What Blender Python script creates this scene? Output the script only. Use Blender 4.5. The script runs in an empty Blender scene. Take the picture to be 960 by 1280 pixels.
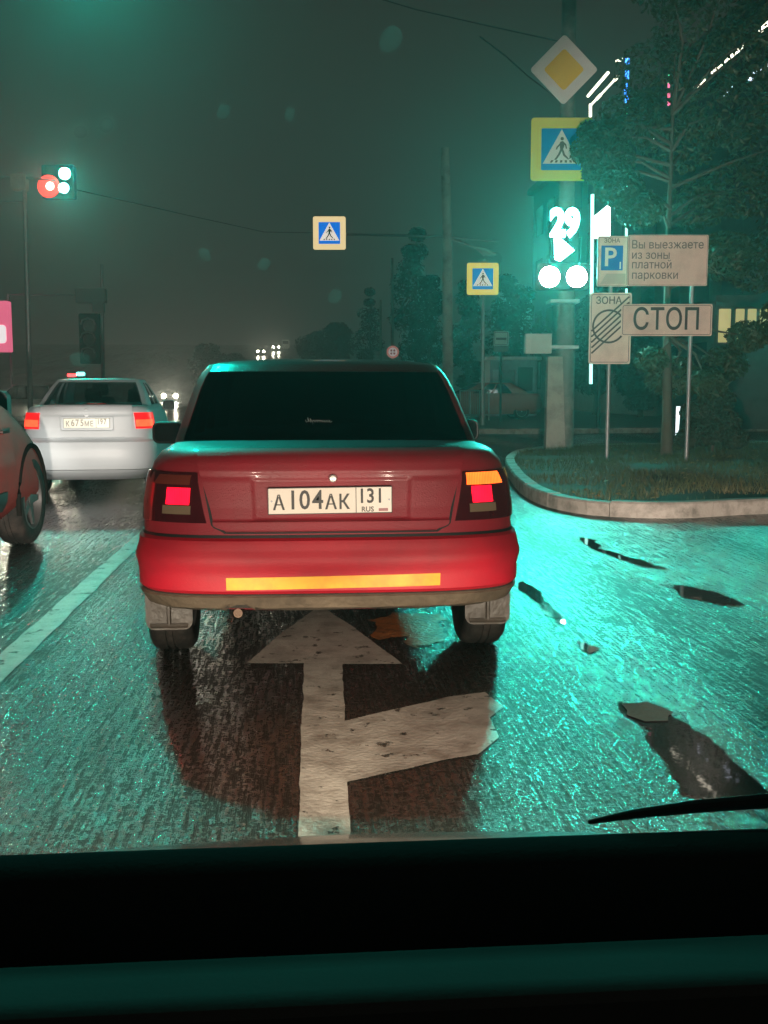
import bpy, bmesh, math, random
from mathutils import Vector, Matrix
from mathutils.noise import noise as mnoise
R = math.radians
PI = math.pi
random.seed(7)
sc = bpy.context.scene

# ------------------------------------------------------------------ camera
F_PX, HOR, CX, CY, CAM_Z = 1300.0, 488.0, 480.0, 640.0, 1.24
PITCH = math.atan((CY - HOR) / F_PX)
YAW = R(4.63)
cam_d = bpy.data.cameras.new('camera')
cam = bpy.data.objects.new('camera', cam_d)
sc.collection.objects.link(cam)
cam.location = (0, 0, CAM_Z)
cam.rotation_euler = (PI / 2 - PITCH, 0, -YAW)
cam_d.sensor_fit = 'AUTO'
cam_d.sensor_width = 36
cam_d.lens = 36 * F_PX / 1280
cam_d.clip_start = 0.02
cam_d.clip_end = 2000
sc.camera = cam
sc.render.resolution_x, sc.render.resolution_y = 768, 1024

# ------------------------------------------------------------------ view, world
vs = sc.view_settings
vs.view_transform = 'Standard'
vs.look = 'None'
vs.gamma = 1
vs.exposure = 0.0
sc.cycles.max_bounces = 6
sc.cycles.glossy_bounces = 4
sc.cycles.diffuse_bounces = 2
sc.cycles.transmission_bounces = 4
sc.cycles.transparent_max_bounces = 12
sc.cycles.sample_clamp_indirect = 4.0
sc.cycles.sample_clamp_direct = 0.0
W = bpy.data.worlds.new('World')
sc.world = W
W.use_nodes = True
nt = W.node_tree
bg = nt.nodes['Background']
tc = nt.nodes.new('ShaderNodeTexCoord')
sx = nt.nodes.new('ShaderNodeSeparateXYZ')
cr = nt.nodes.new('ShaderNodeValToRGB')
nt.links.new(tc.outputs['Generated'], sx.inputs[0])
nt.links.new(sx.outputs['Z'], cr.inputs[0])
cr.color_ramp.elements[0].position = 0.0
cr.color_ramp.elements[0].color = (0.066, 0.049, 0.043, 1)
cr.color_ramp.elements[1].position = 0.7
cr.color_ramp.elements[1].color = (0.042, 0.036, 0.029, 1)
nt.links.new(cr.outputs[0], bg.inputs['Color'])
bg.inputs['Strength'].default_value = 0.42

# light levels, all in one place
GREEN = (0.0, 1.0, 0.78)
L_SIGNAL = 2350.0      # main green signal
L_LEFT = 1300.0
L_OVER = 1500.0  # added overhead signal, out of view
L_RIGHT = 450.0
L_BEAM = 330.0
L_SPILL = 160.0
L_SIGN_FILL = 4200.0  # added beam onto the roadside signs
HAZE = 0.0023

# ------------------------------------------------------------------ helpers
COL = sc.collection


def pix_dir(px, py):
    v = Vector(((px - CX) / F_PX, 1.0, -(py - CY) / F_PX))
    v = Matrix.Rotation(-PITCH, 3, 'X') @ v
    return Matrix.Rotation(-YAW, 3, 'Z') @ v


FWD = Vector((math.sin(YAW), math.cos(YAW), 0))
RGT = Vector((math.cos(YAW), -math.sin(YAW), 0))


def at(px, py, d):
    v = pix_dir(px, py)
    return Vector((0, 0, CAM_Z)) + v * (d / v.dot(FWD))


def gnd(px, py, z=0.0):
    v = pix_dir(px, py)
    return Vector((0, 0, CAM_Z)) + v * ((z - CAM_Z) / v.z)


def smooth(a, b, x):
    t = max(0.0, min(1.0, (x - a) / (b - a)))
    return t * t * (3 - 2 * t)


def lerp(a, b, t):
    return a + (b - a) * t


def clean(d):
    n = d.copy()
    return n


_mats = {}


def mat(name, col=(.5, .5, .5), rough=.5, metal=0, var=.12, vscale=6.0, bump=0.0, bscale=60.0,
        emit=0.0, ecol=None, coat=0.0, trans=0.0, dirt=None, dscale=3.0, spec=.5, alpha=1.0, ribs=0.0, beads=0.0):
    if name in _mats:
        return _mats[name]
    m = bpy.data.materials.new(name)
    m.use_nodes = True
    t = m.node_tree
    b = t.nodes['Principled BSDF']
    tcn = t.nodes.new('ShaderNodeTexCoord')
    nz = t.nodes.new('ShaderNodeTexNoise')
    nz.inputs['Scale'].default_value = vscale
    nz.inputs['Detail'].default_value = 6
    t.links.new(tcn.outputs['Object'], nz.inputs['Vector'])
    mx = t.nodes.new('ShaderNodeMix')
    mx.data_type = 'RGBA'
    mx.inputs[6].default_value = (*[c * (1 - var) for c in col], 1)
    mx.inputs[7].default_value = (*[min(1, c * (1 + var)) for c in col], 1)
    t.links.new(nz.outputs['Fac'], mx.inputs[0])
    out = mx.outputs[2]
    if dirt:
        nd = t.nodes.new('ShaderNodeTexNoise')
        nd.inputs['Scale'].default_value = dscale
        nd.inputs['Detail'].default_value = 8
        nd.inputs['Roughness'].default_value = .65
        t.links.new(tcn.outputs['Object'], nd.inputs['Vector'])
        rp = t.nodes.new('ShaderNodeValToRGB')
        rp.color_ramp.elements[0].position = .45
        rp.color_ramp.elements[0].color = (0, 0, 0, 1)
        rp.color_ramp.elements[1].position = .72
        rp.color_ramp.elements[1].color = (1, 1, 1, 1)
        t.links.new(nd.outputs['Fac'], rp.inputs[0])
        m2 = t.nodes.new('ShaderNodeMix')
        m2.data_type = 'RGBA'
        t.links.new(rp.outputs[0], m2.inputs[0])
        t.links.new(out, m2.inputs[6])
        m2.inputs[7].default_value = (*dirt, 1)
        out = m2.outputs[2]
    t.links.new(out, b.inputs['Base Color'])
    b.inputs['Roughness'].default_value = rough
    b.inputs['Metallic'].default_value = metal
    b.inputs['Specular IOR Level'].default_value = spec
    b.inputs['Coat Weight'].default_value = coat
    b.inputs['Coat Roughness'].default_value = .08
    if trans:
        b.inputs['Transmission Weight'].default_value = trans
    if alpha < 1:
        b.inputs['Alpha'].default_value = alpha
    if emit:
        b.inputs['Emission Color'].default_value = (*(ecol or col), 1)
        b.inputs['Emission Strength'].default_value = emit
        if ribs:
            # ribbed lens with the bulb's hot spot broken up
            wv = t.nodes.new('ShaderNodeTexWave')
            wv.inputs['Scale'].default_value = ribs
            wv.inputs['Distortion'].default_value = .4
            t.links.new(tcn.outputs['Object'], wv.inputs['Vector'])
            nn = t.nodes.new('ShaderNodeTexNoise')
            nn.inputs['Scale'].default_value = 14
            t.links.new(tcn.outputs['Object'], nn.inputs['Vector'])
            ad = t.nodes.new('ShaderNodeMath')
            ad.operation = 'MULTIPLY'
            t.links.new(wv.outputs['Fac'], ad.inputs[0])
            t.links.new(nn.outputs['Fac'], ad.inputs[1])
            mr = t.nodes.new('ShaderNodeMapRange')
            mr.inputs[1].default_value = 0
            mr.inputs[2].default_value = .6
            mr.inputs[3].default_value = emit * .35
            mr.inputs[4].default_value = emit * 1.5
            t.links.new(ad.outputs[0], mr.inputs[0])
            t.links.new(mr.outputs[0], b.inputs['Emission Strength'])
    if bump:
        nb = t.nodes.new('ShaderNodeTexNoise')
        nb.inputs['Scale'].default_value = bscale
        nb.inputs['Detail'].default_value = 4
        t.links.new(tcn.outputs['Object'], nb.inputs['Vector'])
        bp = t.nodes.new('ShaderNodeBump')
        bp.inputs['Strength'].default_value = bump
        bp.inputs['Distance'].default_value = .01
        t.links.new(nb.outputs['Fac'], bp.inputs['Height'])
        t.links.new(bp.outputs[0], b.inputs['Normal'])
        if beads:
            vo = t.nodes.new('ShaderNodeTexVoronoi')
            vo.inputs['Scale'].default_value = beads
            t.links.new(tcn.outputs['Object'], vo.inputs['Vector'])
            vr = t.nodes.new('ShaderNodeMapRange')
            vr.inputs[1].default_value = .12
            vr.inputs[2].default_value = .32
            vr.inputs[3].default_value = 1
            vr.inputs[4].default_value = 0
            t.links.new(vo.outputs['Distance'], vr.inputs[0])
            b2 = t.nodes.new('ShaderNodeBump')
            b2.inputs['Strength'].default_value = .28
            b2.inputs['Distance'].default_value = .003
            t.links.new(vr.outputs[0], b2.inputs['Height'])
            t.links.new(bp.outputs[0], b2.inputs['Normal'])
            t.links.new(b2.outputs[0], b.inputs['Normal'])
    _mats[name] = m
    return m


def glass_mat(name, tint=(.8, .85, .85), refl=.08, rough=.02):
    if name in _mats:
        return _mats[name]
    m = bpy.data.materials.new(name)
    m.use_nodes = True
    t = m.node_tree
    for n in list(t.nodes):
        if n.type != 'OUTPUT_MATERIAL':
            t.nodes.remove(n)
    o = t.nodes['Material Output']
    tr = t.nodes.new('ShaderNodeBsdfTransparent')
    tr.inputs[0].default_value = (*tint, 1)
    gl = t.nodes.new('ShaderNodeBsdfGlossy')
    gl.inputs['Roughness'].default_value = rough
    gl.inputs['Color'].default_value = (1, 1, 1, 1)
    mx = t.nodes.new('ShaderNodeMixShader')
    mx.inputs[0].default_value = refl
    t.links.new(tr.outputs[0], mx.inputs[1])
    t.links.new(gl.outputs[0], mx.inputs[2])
    t.links.new(mx.outputs[0], o.inputs[0])
    _mats[name] = m
    return m


def link(o, parent=None):
    COL.objects.link(o)
    if parent is not None:
        o.parent = parent
    return o


def obj(name, verts, faces, m=None, parent=None, sm=False, loc=None):
    me = bpy.data.meshes.new(name)
    me.from_pydata([tuple(v) for v in verts], [], faces)
    me.validate()
    me.update()
    if m:
        me.materials.append(m)
    if sm:
        for p in me.polygons:
            p.use_smooth = True
    o = bpy.data.objects.new(name, me)
    link(o, parent)
    if loc is not None:
        o.location = loc
    return o


def tag(o, label=None, cat=None, group=None, kind=None):
    if label:
        o['label'] = label
    if cat:
        o['category'] = cat
    if group:
        o['group'] = group
    if kind:
        o['kind'] = kind
    return o


def thing(name, label, cat, loc=(0, 0, 0), rz=0.0, group=None):
    o = bpy.data.objects.new(name, None)
    COL.objects.link(o)
    o.location = loc
    o.rotation_euler = (0, 0, rz)
    o.empty_display_size = .2
    return tag(o, label, cat, group)


class MB:
    """collects shapes into one mesh"""

    def __init__(s):
        s.v = []
        s.f = []

    def add(s, verts, faces):
        n = len(s.v)
        s.v += [Vector(v) for v in verts]
        s.f += [tuple(i + n for i in f) for f in faces]
        return s

    def box(s, x0, y0, z0, x1, y1, z1):
        v = [(x0, y0, z0), (x1, y0, z0), (x1, y1, z0), (x0, y1, z0), (x0, y0, z1), (x1, y0, z1), (x1, y1, z1), (x0, y1, z1)]
        return s.add(v, [(0, 3, 2, 1), (4, 5, 6, 7), (0, 1, 5, 4), (1, 2, 6, 5), (2, 3, 7, 6), (3, 0, 4, 7)])

    def rbox(s, x0, y0, z0, x1, y1, z1, r=.02, seg=3, axis='y'):
        """rounded rectangle in the plane normal to axis, extruded along axis"""
        if axis == 'y':
            pts = rrect(x0, z0, x1, z1, r, seg)
            return s.prism([(p[0], y0, p[1]) for p in pts], (0, y1 - y0, 0))
        if axis == 'x':
            pts = rrect(y0, z0, y1, z1, r, seg)
            return s.prism([(x0, p[0], p[1]) for p in pts], (x1 - x0, 0, 0))
        pts = rrect(x0, y0, x1, y1, r, seg)
        return s.prism([(p[0], p[1], z0) for p in pts], (0, 0, z1 - z0))

    def prism(s, pts, d):
        n = len(pts)
        d = Vector(d)
        v = [Vector(p) for p in pts] + [Vector(p) + d for p in pts]
        f = [tuple(range(n)), tuple(reversed(range(n, 2 * n)))]
        f += [(i, i + n, (i + 1) % n + n, (i + 1) % n) for i in range(n)]
        return s.add(v, f)

    def tube(s, pts, r, seg=8, caps=True):
        pts = [Vector(p) for p in pts]
        rs = r if isinstance(r, (list, tuple)) else [r] * len(pts)
        v, f = [], []
        for i, p in enumerate(pts):
            a = pts[max(0, i - 1)]
            b = pts[min(len(pts) - 1, i + 1)]
            t = (b - a).normalized()
            up = Vector((0, 0, 1)) if abs(t.z) < .95 else Vector((0, 1, 0))
            x = t.cross(up).normalized()
            y = x.cross(t).normalized()
            for k in range(seg):
                an = 2 * PI * k / seg
                v.append(p + (x * math.cos(an) + y * math.sin(an)) * rs[i])
        for i in range(len(pts) - 1):
            for k in range(seg):
                a = i * seg + k
                b = i * seg + (k + 1) % seg
                f.append((a, b, b + seg, a + seg))
        if caps:
            f.append(tuple(reversed(range(seg))))
            f.append(tuple(range((len(pts) - 1) * seg, len(pts) * seg)))
        return s.add(v, f)

    def lathe(s, prof, seg=24, axis='z', origin=(0, 0, 0)):
        """prof: list of (radius, along)"""
        o = Vector(origin)
        v, f = [], []
        for (r, h) in prof:
            for k in range(seg):
                an = 2 * PI * k / seg
                c, q = math.cos(an) * r, math.sin(an) * r
                if axis == 'z':
                    p = Vector((c, q, h))
                elif axis == 'x':
                    p = Vector((h, c, q))
                else:
                    p = Vector((c, h, q))
                v.append(o + p)
        for i in range(len(prof) - 1):
            for k in range(seg):
                a = i * seg + k
                b = i * seg + (k + 1) % seg
                f.append((a, b, b + seg, a + seg))
        if prof[0][0] > 1e-5:
            f.append(tuple(range(seg)))
        if prof[-1][0] > 1e-5:
            f.append(tuple(range((len(prof) - 1) * seg, len(prof) * seg)))
        return s.add(v, f)

    def build(s, name, m, parent=None, sm=False, loc=None, auto=None):
        o = obj(name, s.v, s.f, m, parent, sm, loc)
        me = o.data
        bm = bmesh.new()
        bm.from_mesh(me)
        bmesh.ops.remove_doubles(bm, verts=bm.verts, dist=1e-5)
        bmesh.ops.recalc_face_normals(bm, faces=bm.faces)
        if auto is not None:
            for e in bm.edges:
                if len(e.link_faces) == 2 and e.calc_face_angle(0) > auto:
                    e.smooth = False
            for f in bm.faces:
                f.smooth = True
        bm.to_mesh(me)
        bm.free()
        return o


def rrect(x0, y0, x1, y1, r, seg=3):
    out = []
    for (cx, cy, a0) in ((x1 - r, y1 - r, 0), (x0 + r, y1 - r, 90), (x0 + r, y0 + r, 180), (x1 - r, y0 + r, 270)):
        for k in range(seg + 1):
            a = R(a0 + 90 * k / seg)
            out.append((cx + r * math.cos(a), cy + r * math.sin(a)))
    return out


def text(body, size, m, parent, loc, name='lettering', depth=.002, bold=0.0, align='CENTER', sx=1.0, shear=0.0, rot=None, spacing=1.0):
    """text standing up, read from -Y"""
    cu = bpy.data.curves.new(name, 'FONT')
    cu.body = body
    cu.size = size
    cu.extrude = depth
    cu.offset = bold
    cu.align_x = align
    cu.align_y = 'CENTER'
    cu.resolution_u = 3
    cu.shear = shear
    cu.space_line = spacing
    tmp = bpy.data.objects.new(name, cu)
    COL.objects.link(tmp)
    bpy.context.view_layer.update()
    dg = bpy.context.evaluated_depsgraph_get()
    me = bpy.data.meshes.new_from_object(tmp.evaluated_get(dg))
    bpy.data.objects.remove(tmp)
    me.transform(Matrix.Diagonal((sx, 1, 1, 1)))
    me.transform(Matrix.Rotation(PI / 2, 4, 'X'))
    me.materials.clear()
    me.materials.append(m)
    o = bpy.data.objects.new(name, me)
    link(o, parent)
    o.location = loc
    if rot:
        o.rotation_euler = rot
    return o


def lamp(name, kind, loc, energy, color, parent=None, target=None, size=.05, cone=90, blend=.3):
    ld = bpy.data.lights.new(name, kind)
    ld.energy = energy
    ld.color = color
    ld.shadow_soft_size = size
    if kind == 'SPOT':
        ld.spot_size = R(cone)
        ld.spot_blend = blend
    o = bpy.data.objects.new(name, ld)
    link(o, parent)
    o.location = loc
    if target is not None:
        d = Vector(target)
        o.rotation_euler = d.to_track_quat('-Z', 'Y').to_euler()
    return o


def glyph(body):
    cu = bpy.data.curves.new('glyph', 'FONT')
    cu.body = body
    cu.size = 1
    cu.resolution_u = 3
    cu.extrude = .004
    tmp = bpy.data.objects.new('glyph', cu)
    COL.objects.link(tmp)
    bpy.context.view_layer.update()
    me = bpy.data.meshes.new_from_object(tmp.evaluated_get(bpy.context.evaluated_depsgraph_get()))
    bpy.data.objects.remove(tmp)
    V = [v_.co.copy() for v_ in me.vertices]
    return V, [tuple(p_.vertices) for p_ in me.polygons], max([v_.x for v_ in V] or [0])


def line_text(body, size, m, parent, loc, sx=1.0, name='lettering'):
    """left aligned line; the built-in font's small Cyrillic en and yery are redrawn"""
    mb = MB()
    pv_, pf_, pw_ = glyph('п')
    x0, h = min(v_.x for v_ in pv_), max(v_.y for v_ in pv_)
    st = .085
    for i, ch in enumerate(body):
        if ch == ' ':
            continue
        pre = body[:i + 1].replace('н', 'п')
        right = glyph(pre)[2]
        if ch == 'н':
            l_ = right - (pw_ - x0)
            for (a, b, c, d) in ((l_, 0, l_ + st, h), (right - st, 0, right, h), (l_ + st + .0005, h * .44, right - st - .0005, h * .44 + st * .9)):
                mb.box(a, b, -.004, c, d, .004)
        elif ch == 'ы':
            l_ = right - glyph('ы')[2] + x0
            m_ = right - st * 2.0
            for (a, b, c, d) in ((l_, 0, l_ + st, h), (l_ + st + .0005, h * .50, m_, h * .50 + st * .85), (l_ + st + .0005, 0, m_, st * .85), (m_ - st * .9, st * .85 + .0005, m_, h * .50 - .0005)):
                mb.box(a, b, -.004, c, d, .004)
            mb.box(right - st, 0, -.004, right, h, .004)
        else:
            V, Fc, w_ = glyph(ch)
            mb.add([v_ + Vector((right - w_, 0, 0)) for v_ in V], Fc)
    V = [Vector((v_.x * size * sx, -v_.z, (v_.y - .25) * size)) for v_ in mb.v]
    return obj(name, V, mb.f, m, parent, loc=loc)


# ------------------------------------------------------------------ materials
def asphalt():
    m = bpy.data.materials.new('wet_asphalt')
    m.use_nodes = True
    t = m.node_tree
    b = t.nodes['Principled BSDF']
    N = t.nodes.new
    tcn = N('ShaderNodeTexCoord')

    def noise(scale, detail=4, rough=.6, vec=None, stretch=None):
        n = N('ShaderNodeTexNoise')
        n.inputs['Scale'].default_value = scale
        n.inputs['Detail'].default_value = detail
        n.inputs['Roughness'].default_value = rough
        if stretch:
            mp = N('ShaderNodeMapping')
            mp.inputs['Scale'].default_value = stretch
            t.links.new(tcn.outputs['Object'], mp.inputs[0])
            t.links.new(mp.outputs[0], n.inputs['Vector'])
        else:
            t.links.new(tcn.outputs['Object'], n.inputs['Vector'])
        return n.outputs['Fac']

    def ramp(src, a, bb, c0, c1):
        r = N('ShaderNodeMapRange')
        r.inputs[1].default_value = a
        r.inputs[2].default_value = bb
        r.inputs[3].default_value = c0
        r.inputs[4].default_value = c1
        t.links.new(src, r.inputs[0])
        return r.outputs[0]

    def math_(op, a, bb):
        r = N('ShaderNodeMath')
        r.operation = op
        for i, x in enumerate((a, bb)):
            if isinstance(x, (int, float)):
                r.inputs[i].default_value = x
            else:
                t.links.new(x, r.inputs[i])
        return r.outputs[0]
    grain = noise(34, 4, .75)
    stone = noise(95, 2, .6)
    streak = noise(26, 4, .7, stretch=(2.0, .16, 1))
    patch_ = noise(.45, 5, .6)
    band = noise(1.3, 5, .6, stretch=(.6, .18, 1))
    # colour
    mx = N('ShaderNodeMix')
    mx.data_type = 'RGBA'
    mx.inputs[6].default_value = (.006, .005, .004, 1)
    mx.inputs[7].default_value = (.030, .025, .021, 1)
    t.links.new(ramp(math_('ADD', math_('MULTIPLY', grain, .5), math_('MULTIPLY', stone, .5)), .36, .64, 0, 1), mx.inputs[0])
    t.links.new(mx.outputs[2], b.inputs['Base Color'])
    # stone tips stand matt out of the water film that fills the pits
    tips = math_('ADD', math_('MULTIPLY', grain, .34), math_('ADD', math_('MULTIPLY', streak, .46), math_('MULTIPLY', stone, .20)))
    track = noise(1.0, 2, .4, stretch=(1.1, .02, 1))
    tips = math_('ADD', tips, math_('MULTIPLY', math_('SUBTRACT', track, .5), .28))
    film = ramp(math_('ADD', tips, math_('ADD', math_('MULTIPLY', math_('SUBTRACT', band, .5), .30), math_('MULTIPLY', math_('SUBTRACT', patch_, .5), .22))), .46, .57, 0, 1)
    ro = math_('ADD', ramp(film, 0, 1, .38, .075), ramp(patch_, .35, .65, -.03, .05))
    t.links.new(ro, b.inputs['Roughness'])
    t.links.new(ramp(film, 0, 1, .05, .85), b.inputs['Specular IOR Level'])
    # relief: aggregate plus tyre-polished streaks, drowned where water stands
    h = math_('ADD', math_('MULTIPLY', grain, .8), math_('ADD', math_('MULTIPLY', streak, 1.0), math_('MULTIPLY', stone, .12)))
    bp = N('ShaderNodeBump')
    bp.inputs['Distance'].default_value = .0095
    t.links.new(ramp(band, .3, .65, .45, 1.0), bp.inputs['Strength'])
    t.links.new(h, bp.inputs['Height'])
    t.links.new(bp.outputs[0], b.inputs['Normal'])
    return m


def road_paint():
    m = mat('worn_road_paint', (.27, .245, .215), .40, bump=.4, bscale=60, var=.30, vscale=16, dirt=(.10, .085, .07), dscale=6)
    t = m.node_tree
    tcn = t.nodes.new('ShaderNodeTexCoord')
    n1 = t.nodes.new('ShaderNodeTexNoise')
    n1.inputs['Scale'].default_value = 9
    n1.inputs['Detail'].default_value = 10
    n1.inputs['Roughness'].default_value = .72
    t.links.new(tcn.outputs['Object'], n1.inputs['Vector'])
    r1 = t.nodes.new('ShaderNodeMapRange')
    r1.inputs[1].default_value = .585
    r1.inputs[2].default_value = .625
    r1.inputs[3].default_value = 1.0
    r1.inputs[4].default_value = .12
    t.links.new(n1.outputs['Fac'], r1.inputs[0])
    t.links.new(r1.outputs[0], t.nodes['Principled BSDF'].inputs['Alpha'])
    return m


M_ASPH = asphalt()
M_PAINT = road_paint()
M_PUD = mat('standing_water', (.012, .012, .012), .03, bump=.03, bscale=9, spec=.7)
M_KERB = mat('kerb_concrete', (.36, .33, .29), .7, bump=.5, bscale=40, dirt=(.12, .11, .09), dscale=5, var=.2)
M_CONC = mat('pole_concrete', (.40, .36, .32), .75, bump=.5, bscale=25, dirt=(.18, .16, .14), dscale=3, var=.2)
M_PAVE = mat('pavement_slab', (.13, .12, .11), .4, bump=.3, bscale=30)
M_GALV = mat('galvanised_steel', (.32, .33, .34), .45, .5, var=.2, bump=.1)
M_DARKMETAL = mat('dark_painted_steel', (.04, .045, .045), .45, .3)
M_BLACK = mat('black_plastic', (.012, .012, .012), .55, bump=.1, bscale=200)
M_RUBBER = mat('tyre_rubber', (.016, .015, .014), .8, spec=.15, bump=.3, bscale=60, dirt=(.05, .04, .035), dscale=8)
M_SOIL = mat('soil', (.045, .036, .022), .85, bump=.6, bscale=12)
M_GRASS = mat('grass_blade', (.115, .120, .045), .6, var=.5, vscale=1.2, dirt=(.10, .075, .035), dscale=1.5)
M_LEAF = mat('tree_leaf', (.040, .060, .022), .5, var=.45, vscale=1.5)
M_LEAFDARK = mat('far_tree_leaf', (.030, .045, .022), .6, var=.4, vscale=.8)
M_DEAD = mat('fallen_leaf', (.30, .17, .06), .5, var=.5, vscale=3)
M_BARK = mat('bark', (.10, .085, .065), .8, bump=.8, bscale=14, var=.3)
M_WHITE_SIGN = mat('sign_white', (.85, .68, .58), .35, var=.05, dirt=(.62, .48, .40), dscale=2)
M_WHITE = mat('white_film', (.85, .85, .82), .35, var=.04)
M_YEL = mat('sign_yellow_film', (.95, .66, .05), .35, var=.06)
M_YELGREEN = mat('fluorescent_yellow_film', (.80, .85, .08), .35, var=.05)
M_INK = mat('sign_black_ink', (.03, .025, .025), .5)
M_BLUE = mat('sign_blue_film', (.02, .16, .60), .35, var=.05)
M_GREY = mat('cabinet_grey', (.45, .42, .39), .5, dirt=(.3, .27, .24))
M_CABLE = mat('cable_sheath', (.05, .05, .05), .5)
M_CHROME = mat('chrome', (.6, .6, .6), .18, 1)

# ------------------------------------------------------------------ ground
def terrain(x, y):
    z = 0.0
    if y > 125:
        z += (min(y, 290) - 125) * .085 * smooth(125, 170, y)
    return z


xs = [-400, -200, -100, -60, -30, -15, -8, -4, 0, 4, 8, 15, 30, 60, 100, 200, 400]
ys = [-60, -20, -6, 0, 3, 6, 10, 15, 22, 30, 40, 60, 80, 100, 125, 135, 145, 155, 165, 180, 200, 230, 260, 300, 360, 450, 600, 900]
v = [(x, y, terrain(x, y)) for y in ys for x in xs]
nx = len(xs)
f = [(j * nx + i, j * nx + i + 1, (j + 1) * nx + i + 1, (j + 1) * nx + i) for j in range(len(ys) - 1) for i in range(nx - 1)]
road = obj('road', v, f, M_ASPH)
tag(road, kind='structure')


def sheet(name, pts, m, z=.004, parent=None, kind='structure'):
    me = bpy.data.meshes.new(name)
    bm = bmesh.new()
    vs_ = [bm.verts.new((p[0], p[1], z)) for p in pts]
    bm.faces.new(vs_)
    bmesh.ops.recalc_face_normals(bm, faces=bm.faces)
    for fc in bm.faces:
        if fc.normal.z < 0:
            fc.normal_flip()
    bmesh.ops.triangulate(bm, faces=bm.faces)
    bm.to_mesh(me)
    bm.free()
    me.materials.append(m)
    o = bpy.data.objects.new(name, me)
    link(o, parent)
    if kind:
        tag(o, kind=kind)
    return o


def ragged(pts, amp, step=.05):
    """subdivide a closed outline and push its points about, like worn paint or a puddle's edge"""
    out = []
    n = len(pts)
    for i in range(n):
        a, b = Vector(pts[i][:2]), Vector(pts[(i + 1) % n][:2])
        k = max(1, int((b - a).length / step))
        for j in range(k):
            p = a.lerp(b, j / k)
            nx_ = mnoise(Vector((p.x * 5, p.y * 5, 3.3)))
            ny_ = mnoise(Vector((p.x * 5, p.y * 5, 9.1)))
            nf_ = mnoise(Vector((p.x * 21, p.y * 21, 1.7))) * amp * .55
            out.append((p.x + nx_ * amp + nf_, p.y + ny_ * amp - nf_))
    return out


# lane arrow, straight on and to the right
ap = [(372, 1060), (380, 830), (308, 830), (352, 792), (400, 757), (452, 792), (503, 831), (428, 831), (431, 902), (560, 872),
      (606, 866), (630, 884), (612, 898), (624, 922), (598, 944), (560, 950), (435, 979), (438, 1060)]
sheet('lane_arrow', ragged([gnd(*p) for p in ap], .005, .05), M_PAINT, .004)
# lane line on the left
sheet('lane_line', ragged([(-1.43, 2.2), (-1.27, 2.2), (-1.29, 9.2), (-1.41, 9.2)], .010, .10), M_PAINT, .004)
sheet('lane_line', ragged([(-1.41, 13.5), (-1.27, 13.5), (-1.27, 20), (-1.41, 20)], .02, .3), M_PAINT, .004)
# puddles
for pl in ([(775, 880), (800, 884), (840, 890), (868, 912), (905, 940), (945, 975), (962, 1004), (905, 1004), (850, 990), (826, 955), (812, 915), (790, 898)],
           [(650, 727), (668, 733), (684, 752), (704, 776), (708, 782), (690, 778), (668, 752), (652, 742)],
           [(722, 803), (748, 812), (742, 818), (728, 812)],
           [(840, 730), (862, 734), (900, 742), (930, 757), (900, 756), (860, 748)],
           [(720, 672), (744, 676), (752, 686), (800, 700), (833, 712), (800, 708), (762, 694), (738, 684)]):
    sheet('puddle', ragged([gnd(*p) for p in pl], .05, .07), M_PUD, .004)
# patched asphalt at the edge of the puddle
M_PATCH = mat('pale_asphalt_patch', (.085, .055, .042), .8, spec=.15, bump=.5, bscale=60, var=.3)
sheet('asphalt_patch', ragged([gnd(*p) for p in [(785, 884), (815, 881), (846, 892), (838, 903), (806, 904), (788, 896)]], .04, .06), M_PATCH, .008)
M_OCHRE = mat('ochre_reflection', (.22, .075, .016), .35, bump=1.0, bscale=50, var=.8, vscale=22, dirt=(.02, .012, .008), dscale=9)
sheet('orange_glow_patch', ragged([gnd(*p) for p in [(452, 778), (500, 768), (552, 768), (556, 806), (520, 812), (500, 796), (470, 800)]], .09, .05), M_OCHRE, .004)  # orange reflection under the red sedan, painted as a flat patch


def clover(n, fn, size, m, name, label, cat, seed=1, up=1.0):
    """n small blades or leaves"""
    rnd = random.Random(seed)
    V, Fc = [], []
    for _ in range(n):
        p = fn(rnd)
        if p is None:
            continue
        a = rnd.uniform(0, 2 * PI)
        s = size * rnd.uniform(.5, 1.3)
        dx, dy = math.cos(a), math.sin(a)
        k = len(V)
        if up > 0:
            h = s * up
            V += [Vector((p.x - dx * .004, p.y - dy * .004, p.z)), Vector((p.x + dx * .004, p.y + dy * .004, p.z)),
                  Vector((p.x + rnd.uniform(-.5, .5) * h, p.y + rnd.uniform(-.5, .5) * h, p.z + h))]
            Fc.append((k, k + 1, k + 2))
        else:
            w_ = s * .4
            V += [Vector((p.x - dx * s, p.y - dy * s, p.z + .01)), Vector((p.x - dy * w_, p.y + dx * w_, p.z + .02 + rnd.random() * .02)),
                  Vector((p.x + dx * s, p.y + dy * s, p.z + .01 + rnd.random() * .03)), Vector((p.x + dy * w_, p.y - dx * w_, p.z + .015))]
            Fc.append((k, k + 1, k + 2, k + 3))
    o = obj(name, V, Fc, m)
    tag(o, label, cat, kind='stuff')
    return o


# ---- island
KT = .15
front = [gnd(x, y, KT) for (x, y) in [(1500, 612), (1200, 619), (960, 624), (850, 629), (760, 627), (712, 622), (680, 615), (658, 606), (645, 596), (637, 586), (632, 577), (634, 568), (650, 561)]]
back = [gnd(x, y, KT) for (x, y) in [(700, 556), (780, 554), (960, 552), (1500, 552)]]


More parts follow.
